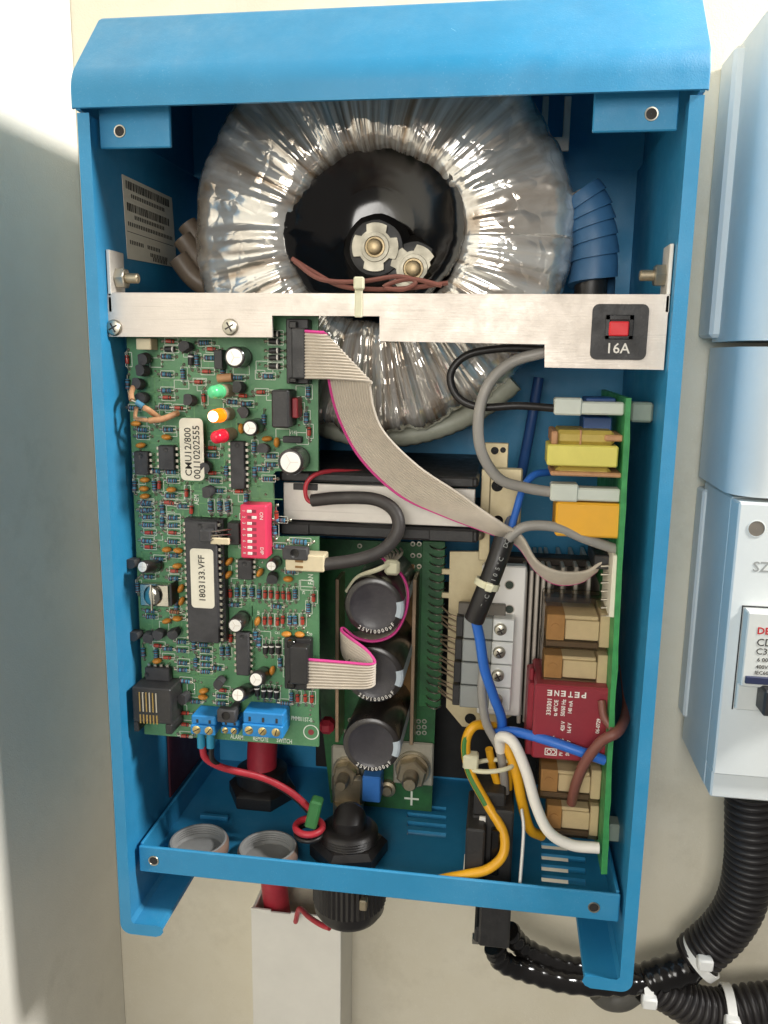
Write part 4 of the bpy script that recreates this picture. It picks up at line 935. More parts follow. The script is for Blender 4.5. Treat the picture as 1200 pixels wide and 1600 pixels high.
# ================================================================== RELAY BOARD
rb = thing('relay_circuit_board', 'upright green relay board seen edge on near the right case wall', 'circuit board', P(940, 1365, 16))
YR = 15
pl = [P(u, v, YR) for u, v in ((973, 622), (987, 622), (948, 1366), (936, 1366))]
n_ = 24; poly = []
for k in range(n_+1):
    t = k/n_; p = pl[1].lerp(pl[2], t); poly.append((p.x+random.uniform(-.25, .25), p.z))
poly = [(pl[0].x+1.2, pl[0].z)]+poly+[(pl[3].x+.8, pl[3].z)]
mb = MB(); mb.prism(poly, YR, 92, PCBR); obj('board', mb, rb)
def xr(v): return pl[0].lerp(pl[3], (v-622)/(1366-622)).x+.9
def pbx(name, u0, v0, u1, v1, Y, dep, m, c=.4, parent=rb):
    x0, x1, z0, z1 = px_rect(u0, v0, u1, v1, Y); mb = MB(); mb.box(x0, x1, Y, Y+dep, z0, z1, m, c); return obj(name, mb, parent)
NYL = mat('connector_nylon', '#c3c8bd', .4, 0, .06, 100); BBLU = mat('blue_block', '#2c4f86', .45, 0, .1, 100)
for (u, v) in ((868, 622), (862, 757)):
    o = pbx('spade_connector', u, v+6, u+108, v+26, 18, 7, NYL, .6); pbx('sleeve', u-2, v, u+42, v+27, 17.5, 8, NYL, .6, o)
    pbx('blade', u+104, v+14, u+116, v+20, 19, 3, PIN, .2, o)
pbx('standoff', 986, 629, 1021, 660, 24, 8, mat('nylon_dull', '#8d9a8c', .5, 0, .08, 80), .8); pbx('standoff', 950, 1290, 977, 1317, 30, 8, mat('nylon_dull', '#8d9a8c'), .8)
pbx('blue_capacitor', 915, 622, 962, 640, 36, 16, BBLU); pbx('blue_capacitor', 911, 652, 956, 674, 32, 16, BBLU)
# choke: yellow taped core with bobbin
x0, x1, z0, z1 = px_rect(855, 696, 966, 729, 17)
mb = MB(); mb.box(x0, x1, 17, 34, z0, z1, YTAPE, .5); ch = obj('choke_core', mb, rb)
pbx('bobbin', 868, 673, 962, 696, 20, 22, mat('bobbin_yellow', '#b9a24e', .5, 0, .1, 150), 1.5, ch); pbx('bobbin', 868, 729, 955, 745, 20, 22, mat('bobbin_yellow', '#b9a24e'), 1.5, ch)
pbx('bobbin_flange', 862, 674, 872, 695, 18.5, 24, TAN, .5, ch); pbx('bobbin_flange', 945, 680, 974, 690, 18.5, 20, TAN, .5, ch); pbx('bobbin_flange', 860, 738, 972, 745, 18, 20, TAN, .5, ch); pbx('tape_seam', 906, 672, 909, 696, 19.7, 10, TAN, .2, ch)
mb = MB(); x0, x1, z0, z1 = px_rect(868, 786, 970, 840, 18); mb.box(x0, x1, 18, 38, z0, z1, OCAP, .8); obj('box_capacitor', mb, rb)
pbx('white_label', 955, 868, 965, 965, 17, 26, STICK, .2)
for k in range(7):
    mb = MB(); a = P(952, 884+k*13, 26); mb.tube([a, a+V((-3.0, 1, -.6))], .45, PIN, 6, res=2); obj('pin', mb, rb)
pbx('ribbon_socket', 928, 868, 958, 890, 28, 24, BLK)
def relay(u0, v0, u1, v1, Y=26):
    x0, x1, z0, z1 = px_rect(u0, v0, u1, v1, Y); h = z1-z0
    mb = MB(); mb.box(x0, x1, Y, Y+26, z0, z1+1.5, SHELL, .5); o = obj('relay_cover', mb, rb)
    i = Y+1.0
    for nm, a0, a1, b0, b1, m, d in (('bobbin', .32, .82, .24, .74, BEIGE, 16), ('coil', .04, .31, .2, .86, AMBER, 18), ('base', .83, .985, .08, .95, BEIGE, 20), ('contact_arm', .04, .82, .04, .18, mat('relay_dark', '#5c4a3a', .5, .2, .15, 80), 18), ('armature', .3, .8, .76, .86, BEIGE, 18)):
        mb = MB(); mb.box(x0+(x1-x0)*a0, x0+(x1-x0)*a1, i, i+d, z0+h*b0, z0+h*b1, m, .3); obj(nm, mb, o)
    mb = MB(); mb.lathe([(1.9, 0), (1.9, .4), (.05, .4)], AMBER, 16, FRONT((x0+(x1-x0)*.17, i-.05, z0+h*.52))); obj('core_pin', mb, o)
    mb = MB(); mb.box(x0+.8, x1-.8, Y+19.5, Y+25, z0+.8, z1, mat('relay_dark', '#5c4a3a'), .3); obj('yoke', mb, o)
relay(850, 955, 956, 1016); relay(846, 1020, 952, 1074, 27); relay(841, 1200, 941, 1252, 27); relay(851, 1256, 937, 1310, 28)
# red encapsulated transformer with its print
x0, x1, z0, z1 = px_rect(833, 1073, 957, 1190, 22)
mb = MB(); mb.box(x0, x1, 22, 52, z0, z1, TRAFO, .8); rt = obj('encapsulated_transformer', mb, rb)
pbx('flange', 823, 1068, 838, 1180, 30, 22, TRAFO, .6, rt); pbx('lug', 827, 1045, 834, 1072, 34, 6, TRAFO, .5, rt)
def tp(u, v): return P(810+u/7.5, 1050+v/7.5, 21.93)
dn, lf = (.03, 0, 1), (-1, 0, 0)
LET = [('P', 770, 270), ('E', 690, 265), ('T', 612, 260), ('E', 530, 250), ('N', 450, 245), ('E', 370, 240)]
for ch_, u, v in LET: text(ch_, 3.4, tp(u, v), (-1, 0, 0), (0, 0, -1), WINK, rt, bold=.08, fit=1.9)
for s_t, u, v, z, fl in (('330301', 362, 405, 2.5, 7.0), ('ta 40°C/E', 440, 422, 2.2, 7.0), ('50/60 Hz', 528, 420, 2.3, 7.2), ('140 mA', 610, 415, 2.2, 5.4), ('420 V', 522, 635, 2.2, 4.3), ('16.4 V', 598, 660, 2.2, 4.3), ('1-5', 512, 815, 2.1, 2.2), ('6-7', 592, 830, 2.1, 2.2), ('PV', 500, 960, 2.1, 1.7), ('SV', 578, 960, 2.1, 1.7), ('06-0729', 935, 635, 2.1, 6.4)):
    text(s_t, z, tp(u, v), dn, lf, WINK, rt, bold=.04, fit=fl)
for u in (345, 400):
    c = tp(u, 760)
c = tp(368, 745); mb = MB()
def arcm(c, r, a0, a1, wd=.35):
    n = 12; vs = []
    for k in range(n+1):
        a = math.radians(a0+(a1-a0)*k/n)
        for rr in (r-wd/2, r+wd/2): vs.append((c.x+rr*math.cos(a), c.y-.02, c.z+rr*math.sin(a)))
    mb.add(vs, [(2*i, 2*i+1, 2*i+3, 2*i+2) for i in range(n)], WINK)
arcm(c, 1.6, 180, 360); mb.box(c.x-.15, c.x+.15, c.y-.05, c.y, c.z-1.6, c.z-.2, WINK, .02)
c = tp(380, 935)
for dx, dz, sx, sz in ((-2.3, 0, .18, 1.4), (2.3, 0, .18, 1.4), (0, 1.4, 2.4, .18), (0, -1.4, 2.4, .18)): mb.box(c.x+dx-sx, c.x+dx+sx, c.y-.05, c.y, c.z+dz-sz, c.z+dz+sz, WINK, .02)
arcm(c+V((-.7, 0, 0)), .9, 0, 360); arcm(c+V((.9, 0, 0)), .9, -120, 120); obj('approval_mark', mb, rt)
# ================================================================== RIBBONS
def ribbon(name, stations, n, label, stripe_first=True, res=6, h=.6):
    Aq = spline([P(*s[0]) for s in stations], res); Bq = spline([P(*s[1]) for s in stations], res)
    mb = MB(); m = len(Aq); K = 4; cols = n*K
    front = []; back = []
    pn = None
    for i in range(m):
        t = (Aq[min(i+1, m-1)]+Bq[min(i+1, m-1)]-Aq[max(i-1, 0)]-Bq[max(i-1, 0)]); wd = Bq[i]-Aq[i]
        nn = t.cross(wd).normalized()
        if pn is None: nn = nn if nn.y < 0 else -nn
        elif nn.dot(pn) < 0: nn = -nn
        pn = nn
        for k in range(cols+1):
            q = k/cols; b = h*abs(math.sin(math.pi*n*q)); p = Aq[i].lerp(Bq[i], q)
            front.append(p+nn*(b+.08)); back.append(p-nn*(b+.08))
    c1 = cols+1; off = len(front)
    fp = []; fr = []
    for i in range(m-1):
        for k in range(cols):
            a = i*c1+k; q = (a, a+1, a+1+c1, a+c1)
            tgt = fp if k < K else fr
            tgt.append(q); tgt.append(tuple(x+off for x in reversed(q)))
        fp.append((i*c1, (i+1)*c1, (i+1)*c1+off, i*c1+off)); fr.append((i*c1+cols, (i+1)*c1+cols, (i+1)*c1+cols+off, i*c1+cols+off))
    vs = front+back; mb.add(vs, fr, RIB, True); o = len(mb.v)-len(vs); k2 = mb.mi(PINKW)
    for f in fp: mb.f.append(tuple(x+o for x in f)); mb.m.append(k2); mb.sm.append(True)
    ob = obj(name, mb, label=label, cat='ribbon cable'); return ob
ribbon('ribbon_cable', [((476, 515, 9), (476, 592, 9)), ((500, 517, 8), (520, 593, 8)), ((507, 519, 8.5), (577, 598, 8.5)), ((509, 540, 10.5), (580, 606, 9.6)), ((512, 595, 13), (586, 640, 12)), ((528, 655, 16), (604, 678, 14)), ((562, 718, 18), (655, 728, 15)), ((622, 775, 19), (715, 768, 15)), ((690, 806, 20), (752, 795, 14)), ((765, 833, 26), (785, 818, 14)), ((808, 852, 34), (815, 838, 18)), ((838, 892, 38), (838, 876, 20)), ((868, 912, 40), (872, 893, 22)), ((905, 910, 42), (915, 893, 26)), ((932, 892, 42), (940, 878, 28))], 16, 'wide grey ribbon cable with pink edge folding across the fan to the relay board')
ribbon('ribbon_cable', [((478, 1028, 13), (480, 1076, 13)), ((540, 1033, 13), (540, 1077, 13)), ((578, 1036, 13), (577, 1076, 13)), ((585, 1030, 15), (584, 1066, 16)), ((572, 1013, 17), (570, 1052, 20)), ((545, 993, 19), (543, 1035, 30)), ((534, 984, 21), (534, 1012, 44)), ((537, 981, 23), (541, 992, 56)), ((556, 997, 24), (558, 988, 58)), ((585, 1003, 25), (590, 982, 58)), ((615, 992, 26), (614, 968, 58)), ((633, 962, 27), (627, 942, 58)), ((638, 925, 29), (629, 908, 60)), ((626, 896, 33), (618, 884, 62)), ((602, 880, 42), (598, 868, 64))], 10, 'narrow grey ribbon cable with pink edge looping round the topmost capacitor', res=8); RB2 = bpy.data.objects['ribbon_cable.001']
mb = MB(); px_box(mb, 600, 876, 624, 900, 30, 4, TIE, 1.2); mb.tube([P(612, 880, 31), P(590, 890, 28), P(560, 902, 34), P(542, 925, 40)], 1.1, TIE, 8, flat=.5); obj('cable_tie', mb, label='pale nylon tie block holding ribbon wires above the topmost capacitor', cat='cable tie')
for k in range(7):
    mb = MB(); a = P(606+k*1.5, 880, 36); mb.tube([a, P(592+k*6, 868-k*.6, 44), P(578+k*8, 862-k*.8, 56)], .55, RIB if k else PINKW, 6)
    obj('strand', mb, RB2)
# ================================================================== WIRES
def wire(name, pts, r, m, label, cat='wire', seg=12, res=8):
    mb = MB(); mb.tube([P(*p) for p in pts], r, m, seg, res=res); return obj(name, mb, label=label, cat=cat)
wire('black_wire', [(850, 546, 16), (790, 544, 20), (730, 555, 22), (704, 585, 22), (715, 620, 21), (750, 636, 20), (810, 634, 20), (869, 638, 21)], 1.5, SHRINK, 'black wire looping under the bar to the upper white spade connector')
wire('grey_wire', [(852, 550, 16), (800, 566, 16), (764, 600, 15), (748, 650, 15), (752, 705, 16), (780, 748, 18), (822, 762, 20), (862, 769, 21)], 2.1, GREYW, 'thick grey wire arcing from the bar to the lower white spade connector')
wire('blue_wire', [(842, 590, 88), (830, 660, 86), (815, 740, 74), (803, 800, 50), (790, 838, 26)], 2.4, mat('navy_wire', '#2a4f86', .45, 0, .1, 100), 'blue wire descending behind the spade connectors into the black sleeve')
wire('blue_wire', [(858, 738, 40), (835, 742, 34), (818, 762, 30), (806, 800, 26), (796, 835, 22)], 1.5, BLUEW, 'thin blue wire bending beside the yellow choke into the black sleeve')
wire('grey_wire', [(962, 858, 22), (915, 842, 20), (870, 824, 19), (825, 822, 18), (800, 836, 18), (782, 858, 19)], 2.0, GREYW, 'grey wire humped above the ribbon from relay board to black sleeve')
sl = [(788, 842, 20), (778, 872, 18), (764, 910, 17), (750, 945, 17), (741, 968, 18)]
mb = MB(); mb.tube([P(*p) for p in sl], 4.0, SHRINK, 18); slv = obj('heat_shrink_sleeve', mb, label='printed black heat shrink sleeve bundling wires above the clamp bars', cat='sleeve')
pts = [P(*p) for p in sl]
chars = 'E  DC-C  105°C  DC'
for i, ch_ in enumerate(chars):
    t = (len(chars)-.5-i)/len(chars); sp = spline(pts, 20); k = min(int(t*(len(sp)-1)), len(sp)-2); p = sp[k]; d = (sp[k]-sp[k+1]).normalized()
    view = (CAM_POS-p).normalized(); sd = d.cross(view).normalized(); nrm = (view+sd*.35).normalized(); p2 = p+nrm*4.06
    if ch_ != ' ': text(ch_, 2.6, p2, d, nrm.cross(d), GINK, slv)
mb = MB(); c = P(761, 912, 17); d = (P(778, 872, 18)-P(750, 945, 17)).normalized(); F = Matrix.Translation(c) @ d.to_track_quat('Z', 'Y').to_matrix().to_4x4()
mb.lathe([(4.0, -1.3), (5.0, -1.3), (5.0, 1.3), (4.0, 1.3)], TIE, 30, F, False, False); mb.box(-6.5, -3.5, -1.5, 1.5, -1.6, 1.6, TIE, .4, F); obj('cable_tie', mb, label='pale nylon tie ring around the printed black sleeve', cat='cable tie')
wire('blue_wire', [(742, 962, 18), (750, 1000, 20), (757, 1045, 22), (772, 1090, 26), (784, 1125, 31), (782, 1160, 37)], 2.1, BLUEW, 'bright blue wire crossing over the clamp bars below the sleeve')
wire('blue_wire', [(768, 1148, 32), (800, 1143, 28), (850, 1155, 22), (900, 1172, 19), (945, 1188, 19)], 2.1, BLUEW, 'blue wire crossing the dark red transformer to the relay board')
wire('grey_wire', [(757, 1030, 24), (753, 1080, 26), (760, 1130, 28), (780, 1170, 30), (787, 1210, 32), (790, 1248, 36)], 1.9, GREYW, 'grey wire hanging through the tie ring into the black power inlet')
o = wire('yellow_green_wire', [(772, 1135, 36), (742, 1134, 30), (728, 1160, 28), (734, 1205, 26), (762, 1258, 22), (786, 1300, 18), (786, 1335, 14), (762, 1358, 12), (725, 1367, 12), (690, 1374, 12), (660, 1384, 12)], 2.0, YEL, 'long yellow and green earth wire looping down to the front lip of the tray')
mb = MB(); L = [(741, 1134, 29.5), (726.2, 1160, 27), (731.5, 1205, 25), (759, 1258, 21)]; mb.tube([P(*p) for p in L], 1.2, GRN, 8); obj('green_stripe', mb, o)
wire('yellow_wire', [(764, 1170, 32), (770, 1200, 34), (778, 1228, 34), (784, 1256, 36)], 1.7, YEL, 'short yellow wire stub under the tie ring left of the grey wire')
wire('yellow_wire', [(786, 1150, 34), (793, 1180, 36), (795, 1225, 38), (792, 1256, 40)], 1.7, YEL, 'short yellow wire behind the grey wire under the tie ring')
wire('yellow_wire', [(790, 1158, 30), (806, 1205, 28), (816, 1255, 28), (828, 1295, 30), (846, 1306, 36)], 2.2, YEL, 'yellow wire running beside the white wire to the lowest relay')
wire('white_wire', [(782, 1172, 30), (782, 1152, 26), (802, 1160, 22), (822, 1205, 20), (838, 1260, 18), (858, 1300, 17), (892, 1320, 17), (936, 1325, 17)], 2.3, WHW, 'white wire bending down to the foot of the relay board')
wire('brown_wire', [(975, 1040, 60), (980, 1100, 40), (968, 1140, 14), (940, 1158, 12), (915, 1190, 14), (900, 1225, 18), (893, 1254, 24)], 2.1, BRN, 'brown wire wrapping over the relay board edge down to a relay')
wire('brown_wire', [(940, 1095, 21), (944, 1120, 18), (957, 1140, 16)], 1.6, BRN, 'short brown wire arc at the right side of the dark red transformer')
mb = MB(); c = P(772, 1188, 29)
mb.tube([c+V((9*math.cos(a)-1, -1+5*math.sin(a), 1.5*math.cos(a)-2)) for a in [2*math.pi*k/16 for k in range(17)]], 1.0, TIE, 8, res=2); mb.box(c.x-13, c.x-6.5, c.y-5, c.y+1, c.z-3, c.z+3.5, TIE, .8); obj('cable_tie', mb, label='pale nylon tie ring gathering yellow, grey and white wires', cat='cable tie')
# red/black pair with green shrink
wire('red_wire', [(316, 1166, 14), (322, 1185, 15), (350, 1200, 18), (410, 1215, 24), (455, 1238, 28), (487, 1266, 30)], 1.5, RED, 'red wire leaving the left ferrule towards the green shrink tube')
wire('black_wire', [(330, 1166, 14), (334, 1190, 16), (370, 1208, 21), (420, 1222, 26), (460, 1246, 30), (486, 1272, 32)], 1.2, SHRINK, 'black wire leaving the right ferrule beside the red wire')
a = P(496, 1248, 26); b = P(486, 1290, 26); d = (a-b); F = Matrix.Translation((a+b)/2) @ d.normalized().to_track_quat('Z', 'Y').to_matrix().to_4x4()
mb = MB(); mb.box(-3.1, 3.1, -2.6, 2.6, -d.length/2, d.length/2, GREENS, .8, F); obj('shrink_tube', mb, label='green heat shrink stub above the black cable gland', cat='sleeve')
c = P(483, 1296, 27)
for k, (m, r, lab) in enumerate(((RED, 1.5, 'red wire coil round the base of the green shrink tube'), (SHRINK, 1.1, 'black wire coil under the red coil at the green shrink tube'))):
    mb = MB(); mb.tube([c+V((6*math.cos(t), 6*math.sin(t)*.9, 1.4-3.2*k+.6*math.sin(t))) for t in [2*math.pi*i/16 for i in range(17)]], r, m, 10, res=2); obj('wire_coil', mb, label=lab, cat='wire')
wire('red_wire', [(483, 1312, 24), (505, 1290, 40), (520, 1282, 50)], 1.3, RED, 'short red wire tail from the coil to the black gland')
# battery cables and glands
def gland(u, v, R, lab, mouth=True):
    c = PZ(u, v, FZ); t = thing('cable_gland', lab, 'cable gland', c)
    return c, t
c = PZ(545, 1335, FZ+.1); t = thing('cable_gland', 'large black hexagonal cable gland with black cable below the left stud', 'cable gland', c)
mb = MB(); mb.lathe([(17, 0), (17.6, 1), (17.6, 6), (15, 8.5), (13, 9)], SHRINK, 6, UP(c) @ Matrix.Rotation(.25, 4, 'Z'), smooth=False); obj('hex_nut', mb, t)
pr = [(13, 8)]
for i in range(4): pr += [(13.2, 9+i*1.2), (12.6, 9.6+i*1.2)]
pr += [(12, 14), (10, 14.5)]
mb = MB(); mb.lathe(pr, SHRINK, 40, UP(c)); obj('threaded_collar', mb, t)
top = P(546, 1296, 52); mb = MB(); base = c+V((0, 0, 12))
mb.tube([base, base+V((0, 1, 5)), top+V((0, 0, -3)), top], 7.6, SHRINK, 24, lambda q, i: 1.0 if q < .8 else 1-.3*(q-.8)/.2); obj('battery_cable', mb, label='thick black battery cable rising from gland to the left stud', cat='cable')
lug = P(543, 1243, 62); mb = MB(); mb.box(lug.x-8, lug.x+8, 62, 66, lug.z-6, lug.z+10, NUT, 2); mb.tube([lug+V((0, 2, -4)), lug+V((0, 2, -13))], 7.5, NUT, 20, res=2); obj('cable_lug', mb, label='tinned cable lug bolted under the left stud', cat='cable lug')
c = PZ(410, 1242, FZ+.1); t = thing('cable_gland', 'black cable gland in the rear of the tray holding a red cable', 'cable gland', c)
mb = MB(); mb.lathe([(17, 0), (17.5, 1), (17.5, 6), (15, 8.5), (13, 9)], SHRINK, 6, UP(c), smooth=False); mb.lathe([(12.8, 8), (12.8, 15), (11, 16)], SHRINK, 32, UP(c)); obj('hex_nut', mb, t)
mb = MB(); b0 = c+V((0, 0, 14)); mb.tube([b0, b0+V((0, 2, 14)), b0+V((2, 3, 30))], 7.6, REDC, 22); mb.tube([b0+V((2, 3, 27)), b0+V((2, 3, 38))], 8.4, ALUP, 20, res=2); obj('battery_cable', mb, label='thick red battery cable rising behind the control board corner', cat='cable')
mb = MB(); px_box(mb, 497, 1128, 520, 1150, 55, 8, REDC, 2); obj('red_cable_end', mb, label='red cable stub showing between control board and power board', cat='cable')
for u, v, lab in ((309, 1314, 'open grey gland ring nearest the left case wall'), (416, 1328, 'open grey gland ring beside the black hexagonal gland')):
    c = PZ(u, v, FZ+6.5); c.z = FZ+.1; c.y = max(c.y, 23.4); t = thing('gland_ring', lab, 'gland ring', c, 'empty gland rings in the tray')
    mb = MB(); mb.lathe([(12.5, .1), (13.4, 1.2), (13.4, 5), (12.6, 6.5)], GLANDR, 36, UP(c), False, False); obj('outer_wall', mb, t)
    pr = [(12.6, 6.5), (11.7, 6.6)]+[(11.5 if i % 2 else 11.2, 6.0-i*.55) for i in range(9)]+[(10.6, .9)]
    mb = MB(); mb.lathe(pr, GLANDG, 36, UP(c), False, False); mb.lathe([(10.6, .9), (.05, .8)], GLANDG, 36, UP(c), False, True); obj('threaded_bore', mb, t)
mb = MB(); a = PZ(335, 1277, FZ+1); mb.box(a.x-7, a.x+7, a.y-1.2, a.y+1.2, FZ+.05, FZ+2.2, BLUE, .3); obj('tray_louvre', mb, case)
# black power inlet standing in the tray
x0, x1, z0, z1 = px_rect(724, 1262, 812, 1380, 22)
inl = thing('power_inlet', 'black plastic power inlet block at the tray front beside the louvres', 'power inlet', ((x0+x1)/2, 30, FZ))
mb = MB(); mb.box(x0+1, x0+9, 14, 46, FZ+.1, z1-6, BLK, .8); mb.box(x0+9, x1-3, 20, 48, FZ+.1, z1, BLK, .8); obj('body', mb, inl)
mb = MB(); px_box(mb, 740, 1240, 790, 1276, 24, 16, BLK, .8); obj('cord_block', mb, inl)
mb = MB(); px_box(mb, 738, 1276, 768, 1290, 23, 6, BLK, .5); obj('clamp_bar', mb, inl)
mb = MB(); c = P(757, 1283, 21.5); mb.box(c.x-2.2, c.x+.6, 21.4, 23, c.z-1.6, c.z+1.6, WINK, .3); mb.box(c.x+1.0, c.x+2.2, 21.4, 23, c.z-2.4, c.z+1.6, STEEL, .2); obj('clamp_screw', mb, inl)
mb = MB(); px_box(mb, 766, 1300, 780, 1370, 16, 6, GLOSSB, .6); obj('guide_rib', mb, inl)
mb = MB(); q = [P(*p) for p in ((815, 1265, 24), (818, 1300, 18), (812, 1385, 11))]; mb.tube(q, 1.3, TIEW, 6, flat=.5); obj('tie_tail', mb, label='long pale cable tie tail standing beside the black power inlet', cat='cable tie')
# ================================================================== BELOW THE CASE
mb = MB(); x0, x1, z0, z1 = px_rect(396, 1428, 533, 1700, 78)
t = thing('cable_trunking', 'white plastic cable trunking standing under the case on the wall', 'trunking', ((x0+x1)/2, YW, z0))
mb.box(x0, x0+1.6, 78, YW, z0, z1, CARD, .2); mb.box(x1-1.6, x1, 78, YW, z0, z1, CARD, .2); mb.box(x0, x1, 76.6, 78.2, z0, z1, CARD, .3); obj('duct', mb, t)
mb = MB(); rnd = random.Random(2)
for k in range(9): mb.box(x0+k*(x1-x0)/9, x0+(k+1)*(x1-x0)/9, 76.7, 77.9, z1-.3, z1+rnd.uniform(.2, 1.4), CARD, .1)
obj('torn_edge', mb, t)
mb = MB(); mb.tube([P(425, 1340, 78), P(430, 1395, 86), P(434, 1430, 92), P(438, 1480, 94)], 7.0, REDC, 20); obj('red_cable', mb, label='thick red cable dropping from the tray into the white trunking', cat='cable')
c = PZ(542, 1400, FZ-1.6); c = V((-13.0, 34, FZ-1.5)); t = thing('lower_gland_nut', 'black ribbed round gland nut hanging under the tray over the trunking', 'cable gland', c)
def ribs(a, i): return 1+.018*math.cos(a*44)
mb = MB(); mb.lathe([(16.5, 0), (16.5, -21)], SHRINK, 176, UP(c), fn=ribs); mb.lathe([(16.4, -21), (16, -25), (14, -28), (8, -29.5), (.1, -29.5)], SHRINK, 48, UP(c), False, False); obj('nut', mb, t)
mb = MB(); c2 = c+V((9, -14.5, -12)); mb.box(c2.x-1.6, c2.x+1.6, c2.y-2.5, c2.y+2, c2.z-2.5, c2.z+2.5, NUT, .5); obj('lock_screw', mb, t)
wire('thin_red_wire', [(462, 1440, 70), (468, 1420, 60), (482, 1432, 45), (500, 1444, 34), (515, 1450, 30)], 1.3, RED, 'thin red wire curling between the trunking mouth and the ribbed nut')
x0, x1, z0, z1 = px_rect(741, 1426, 797, 1482, 40)
t = thing('power_plug', 'black angled mains plug under the tray with a screw at its side', 'plug', ((x0+x1)/2, 45, z0))
mb = MB(); mb.box(x0+2, x1, 40, 64, z0, z1+8, BLK, 1.0); mb.box(x0, x0+12, 42, 60, z0, z0+8, BLK, 1); obj('plug_body', mb, t)
mb = MB(); c = P(741, 1466, 46); mb.lathe([(2.6, 0), (2.6, 3.4)], STEEL, 6, frame(c+V((2, 0, 0)), (0, 1, 0), (0, 0, -1)) if False else Matrix.Translation(c+V((2.5, 0, 0))) @ Matrix.Rotation(-math.pi/2, 4, 'Y'), smooth=False); obj('side_screw', mb, t)
tape = lambda q, i: 1+.07*math.sin(i*1.7)+.05*noise.noise(V((i*.6, 0, 0)))
for pts, r, lab in (([(772, 1478, 56), (785, 1502, 58), (830, 1520, 62), (890, 1536, 68), (960, 1540, 74), (1012, 1536, 80)], 5.0, 'lower taped black cable running from the plug behind the right foot'), ([(795, 1455, 60), (820, 1482, 66), (870, 1505, 72), (920, 1516, 78), (990, 1530, 84)], 5.0, 'upper taped black cable with shiny tape above its neighbour')):
    mb = MB(); mb.tube([P(*p) for p in pts], r, GLOSSB, 18, tape, res=10); obj('taped_cable', mb, label=lab, cat='cable', group='taped cables under the case')
mb = MB(); c = P(963, 1548, 84); mb.tube([c+V((-9, 0, 0)), c+V((-4, 0, -4)), c+V((3, 0, -3.5)), c+V((9, 0, 2))], 6.5, mat('grey_grommet', '#5a5852', .5, 0, .15, 80), 16); obj('cable_clip', mb, label='dull grey cable clip under the right foot', cat='clip')
def conduit(pts, r, lab, Yr=0, pitch=3.7):
    p = spline([P(*q) for q in pts], 24); L = [0]
    for i in range(1, len(p)): L.append(L[-1]+(p[i]-p[i-1]).length)
    m = int(L[-1]/pitch*6); out = []; j = 0
    for k in range(m+1):
        s = L[-1]*k/m
        while j < len(L)-2 and L[j+1] < s: j += 1
        out.append(p[j].lerp(p[j+1], (s-L[j])/max(1e-6, L[j+1]-L[j])))
    f = lambda q, i: (1.0, 1.0, .96, .84, .84, .96)[i % 6]
    mb = MB(); mb.tube(out, r, COND, 28, f, straight=True); return obj('corrugated_conduit', mb, label=lab, cat='conduit', group='corrugated conduits')
conduit([(1172, 1235, 78), (1172, 1290, 78), (1170, 1350, 80), (1158, 1410, 82), (1130, 1455, 84), (1085, 1496, 86)], 11.5, 'black corrugated conduit dropping from the distribution box in a curve')
conduit([(1020, 1535, 84), (1045, 1550, 84), (1085, 1572, 84), (1130, 1578, 86), (1180, 1570, 88), (1250, 1565, 90)], 10.5, 'black corrugated conduit running right along the bottom of the picture')
mb = MB(); mb.tube([P(1000, 1535, 82), P(1030, 1525, 82), P(1075, 1510, 84), P(1098, 1490, 86)], 8.0, GLOSSB, 16, tape, res=8); obj('taped_joint', mb, label='black taped joint where the two corrugated conduits meet', cat='cable')
def tie_ring(u, v, Y, d, r, lab, m=TIEW, head=(0, 0)):
    c = P(u, v, Y); F = Matrix.Translation(c) @ V(d).normalized().to_track_quat('Z', 'Y').to_matrix().to_4x4(); mb = MB()
    mb.lathe([(r, -2.2), (r+1.1, -2.2), (r+1.1, 2.2), (r, 2.2)], m, 32, F, False, False)
    h = P(u+head[0], v+head[1], Y-r-1); mb.box(h.x-3.6, h.x+3.6, h.y-3, h.y+2.5, h.z-3, h.z+3, m, .8); obj('cable_tie', mb, label=lab, cat='cable tie')
tie_ring(1010, 1540, 82, (1, 0, .1), 8.2, 'white cable tie right of the foot around the taped cables', head=(4, 24))
tie_ring(1093, 1496, 85, (1, 0, 1), 10.6, 'white cable tie around the lower end of the curved conduit', head=(8, 8))
tie_ring(1136, 1576, 86, (1, 0, .05), 10.8, 'white cable tie around the horizontal conduit at the lower right', head=(8, 22))
# ================================================================== DISTRIBUTION BOXES
YD = 46
def rbox_front(mb, x0, x1, y0, y1, z0, z1, r, m):       # box with a rounded left front edge
    pr = [(x1, y1), (x0, y1), (x0, y0+r)]+[(x0+r*(1-math.cos(a)), y0+r*(1-math.sin(a))) for a in [math.pi/2*k/8 for k in range(1, 8)]]+[(x0+r, y0), (x1, y0)]
    n = len(pr); vs = [(x, y, z0) for x, y in pr]+[(x, y, z1) for x, y in pr]
    mb.add(vs, [tuple(range(n)), tuple(range(n, 2*n))]+[(i, (i+1) % n, (i+1) % n+n, i+n) for i in range(n)], m, True)
zt = P(1150, 536, YD).z; zb_ = P(1112, 1250, YD).z
ub = thing('upper_distribution_box', 'white plastic box with rounded edge at the upper right', 'electrical box', (200, YW, zt))
mb = MB(); rbox_front(mb, 140, 330, YD, 100, zt+1.2, 46, 16, DBW); obj('cover', mb, ub)
mb = MB(); mb.box(136, 330, 88, YW-.3, zt+3, 44, DBW, 1.5); obj('base', mb, ub)
lb = thing('lower_distribution_box', 'white breaker enclosure at the right with a small switch window', 'electrical box', (200, YW, zb_))
z2 = P(1150, 782, YD).z
mb = MB(); rbox_front(mb, 141, 330, YD+2, 106, z2+1, zt-1.2, 14, DBW); obj('upper_cover', mb, lb)
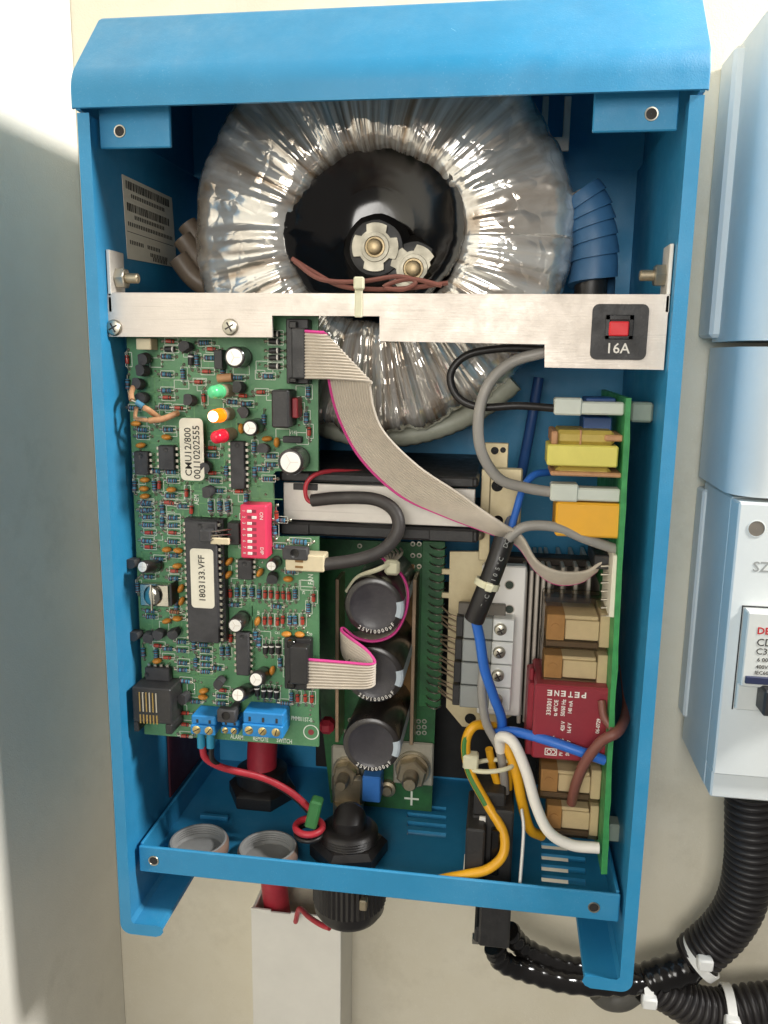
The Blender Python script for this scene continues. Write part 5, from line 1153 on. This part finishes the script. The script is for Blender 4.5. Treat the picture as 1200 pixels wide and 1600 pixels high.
mb = MB(); mb.box(143.4, 330, YD+12, 104, zb_, z2-.6, DBW, .8); mb.box(143.4, 330, YD, YD+12.5, zb_+12, z2-.8, DBW, .7)
mb.box(143.6, 330, YD+2, YD+12.5, zb_+.2, zb_+12.2, DBW, .8); obj('front_cover', mb, lb)
mb = MB(); mb.box(141.5, 330, 98, YW-.3, zb_+14, z2-4, DBW, 1); obj('base', mb, lb)
c = P(1182, 826, YD); mb = MB(); mb.lathe([(3.6, .2), (3.2, .3), (3.0, -1)], DBW, 24, FRONT((c.x, YD, c.z)), False, False); mb.lathe([(3.1, .12), (.05, .12)], mat('hole_brown', '#7d7468', .7), 24, FRONT((c.x, YD, c.z)), False, False); obj('screw_hole', mb, lb)
text('SZ', 6.0, P(1176, 886, YD-.1), (1, 0, 0), (0, 0, 1), GINK, lb, align='LEFT', bold=.06)
x0, x1, z0, z1 = px_rect(1160, 958, 1260, 1118, YD-6)
bk = thing('circuit_breaker', 'small white circuit breaker with printed face in the enclosure window', 'circuit breaker', (x0, YD, z0))
mb = MB(); mb.box(x0, x0+34, YD-7, YD-.1, z0+12, z1, WHT, .5); mb.box(x0, x0+34, YD-3, YD-.1, z0, z0+12, WHT, .5); obj('body', mb, bk)
mb = MB(); mb.box(x0-.6, x0+36, YD-.3, YD+.2, z1+.2, z1+.8, BLK, .05); mb.box(x0-.7, x0-.2, YD-.35, YD+.2, z0-1, z1+.8, BLK, .05); obj('window_gap', mb, bk)
a = P(1178, 1062, YD-7); mb = MB(); mb.box(x0+1.2, x0+33, YD-8.2, YD-6.9, a.z-1.6, a.z+1.6, mat('dark_blue_strip', '#2f3552', .4), .3); obj('toggle_slot', mb, bk)
a = P(1192, 1100, YD-12); mb = MB(); mb.box(a.x, a.x+12, YD-13, YD-3, a.z-5, a.z+6, BLK, .8); obj('toggle', mb, bk)
for s, u, v, z, m in (('DE', 1183, 986, 4.0, RINK), ('CD', 1182, 1004, 4.4, INK), ('C32', 1181, 1018, 3.8, INK), ('6 00', 1183, 1031, 2.4, INK), ('400V~', 1181, 1042, 2.2, INK), ('IEC608', 1179, 1051, 2.2, INK)):
    p = P(u, v, YD-7.1); text(s, z, p, (1, 0, 0), (0, 0, 1), m, bk, align='LEFT', bold=.1 if m is RINK else .02)
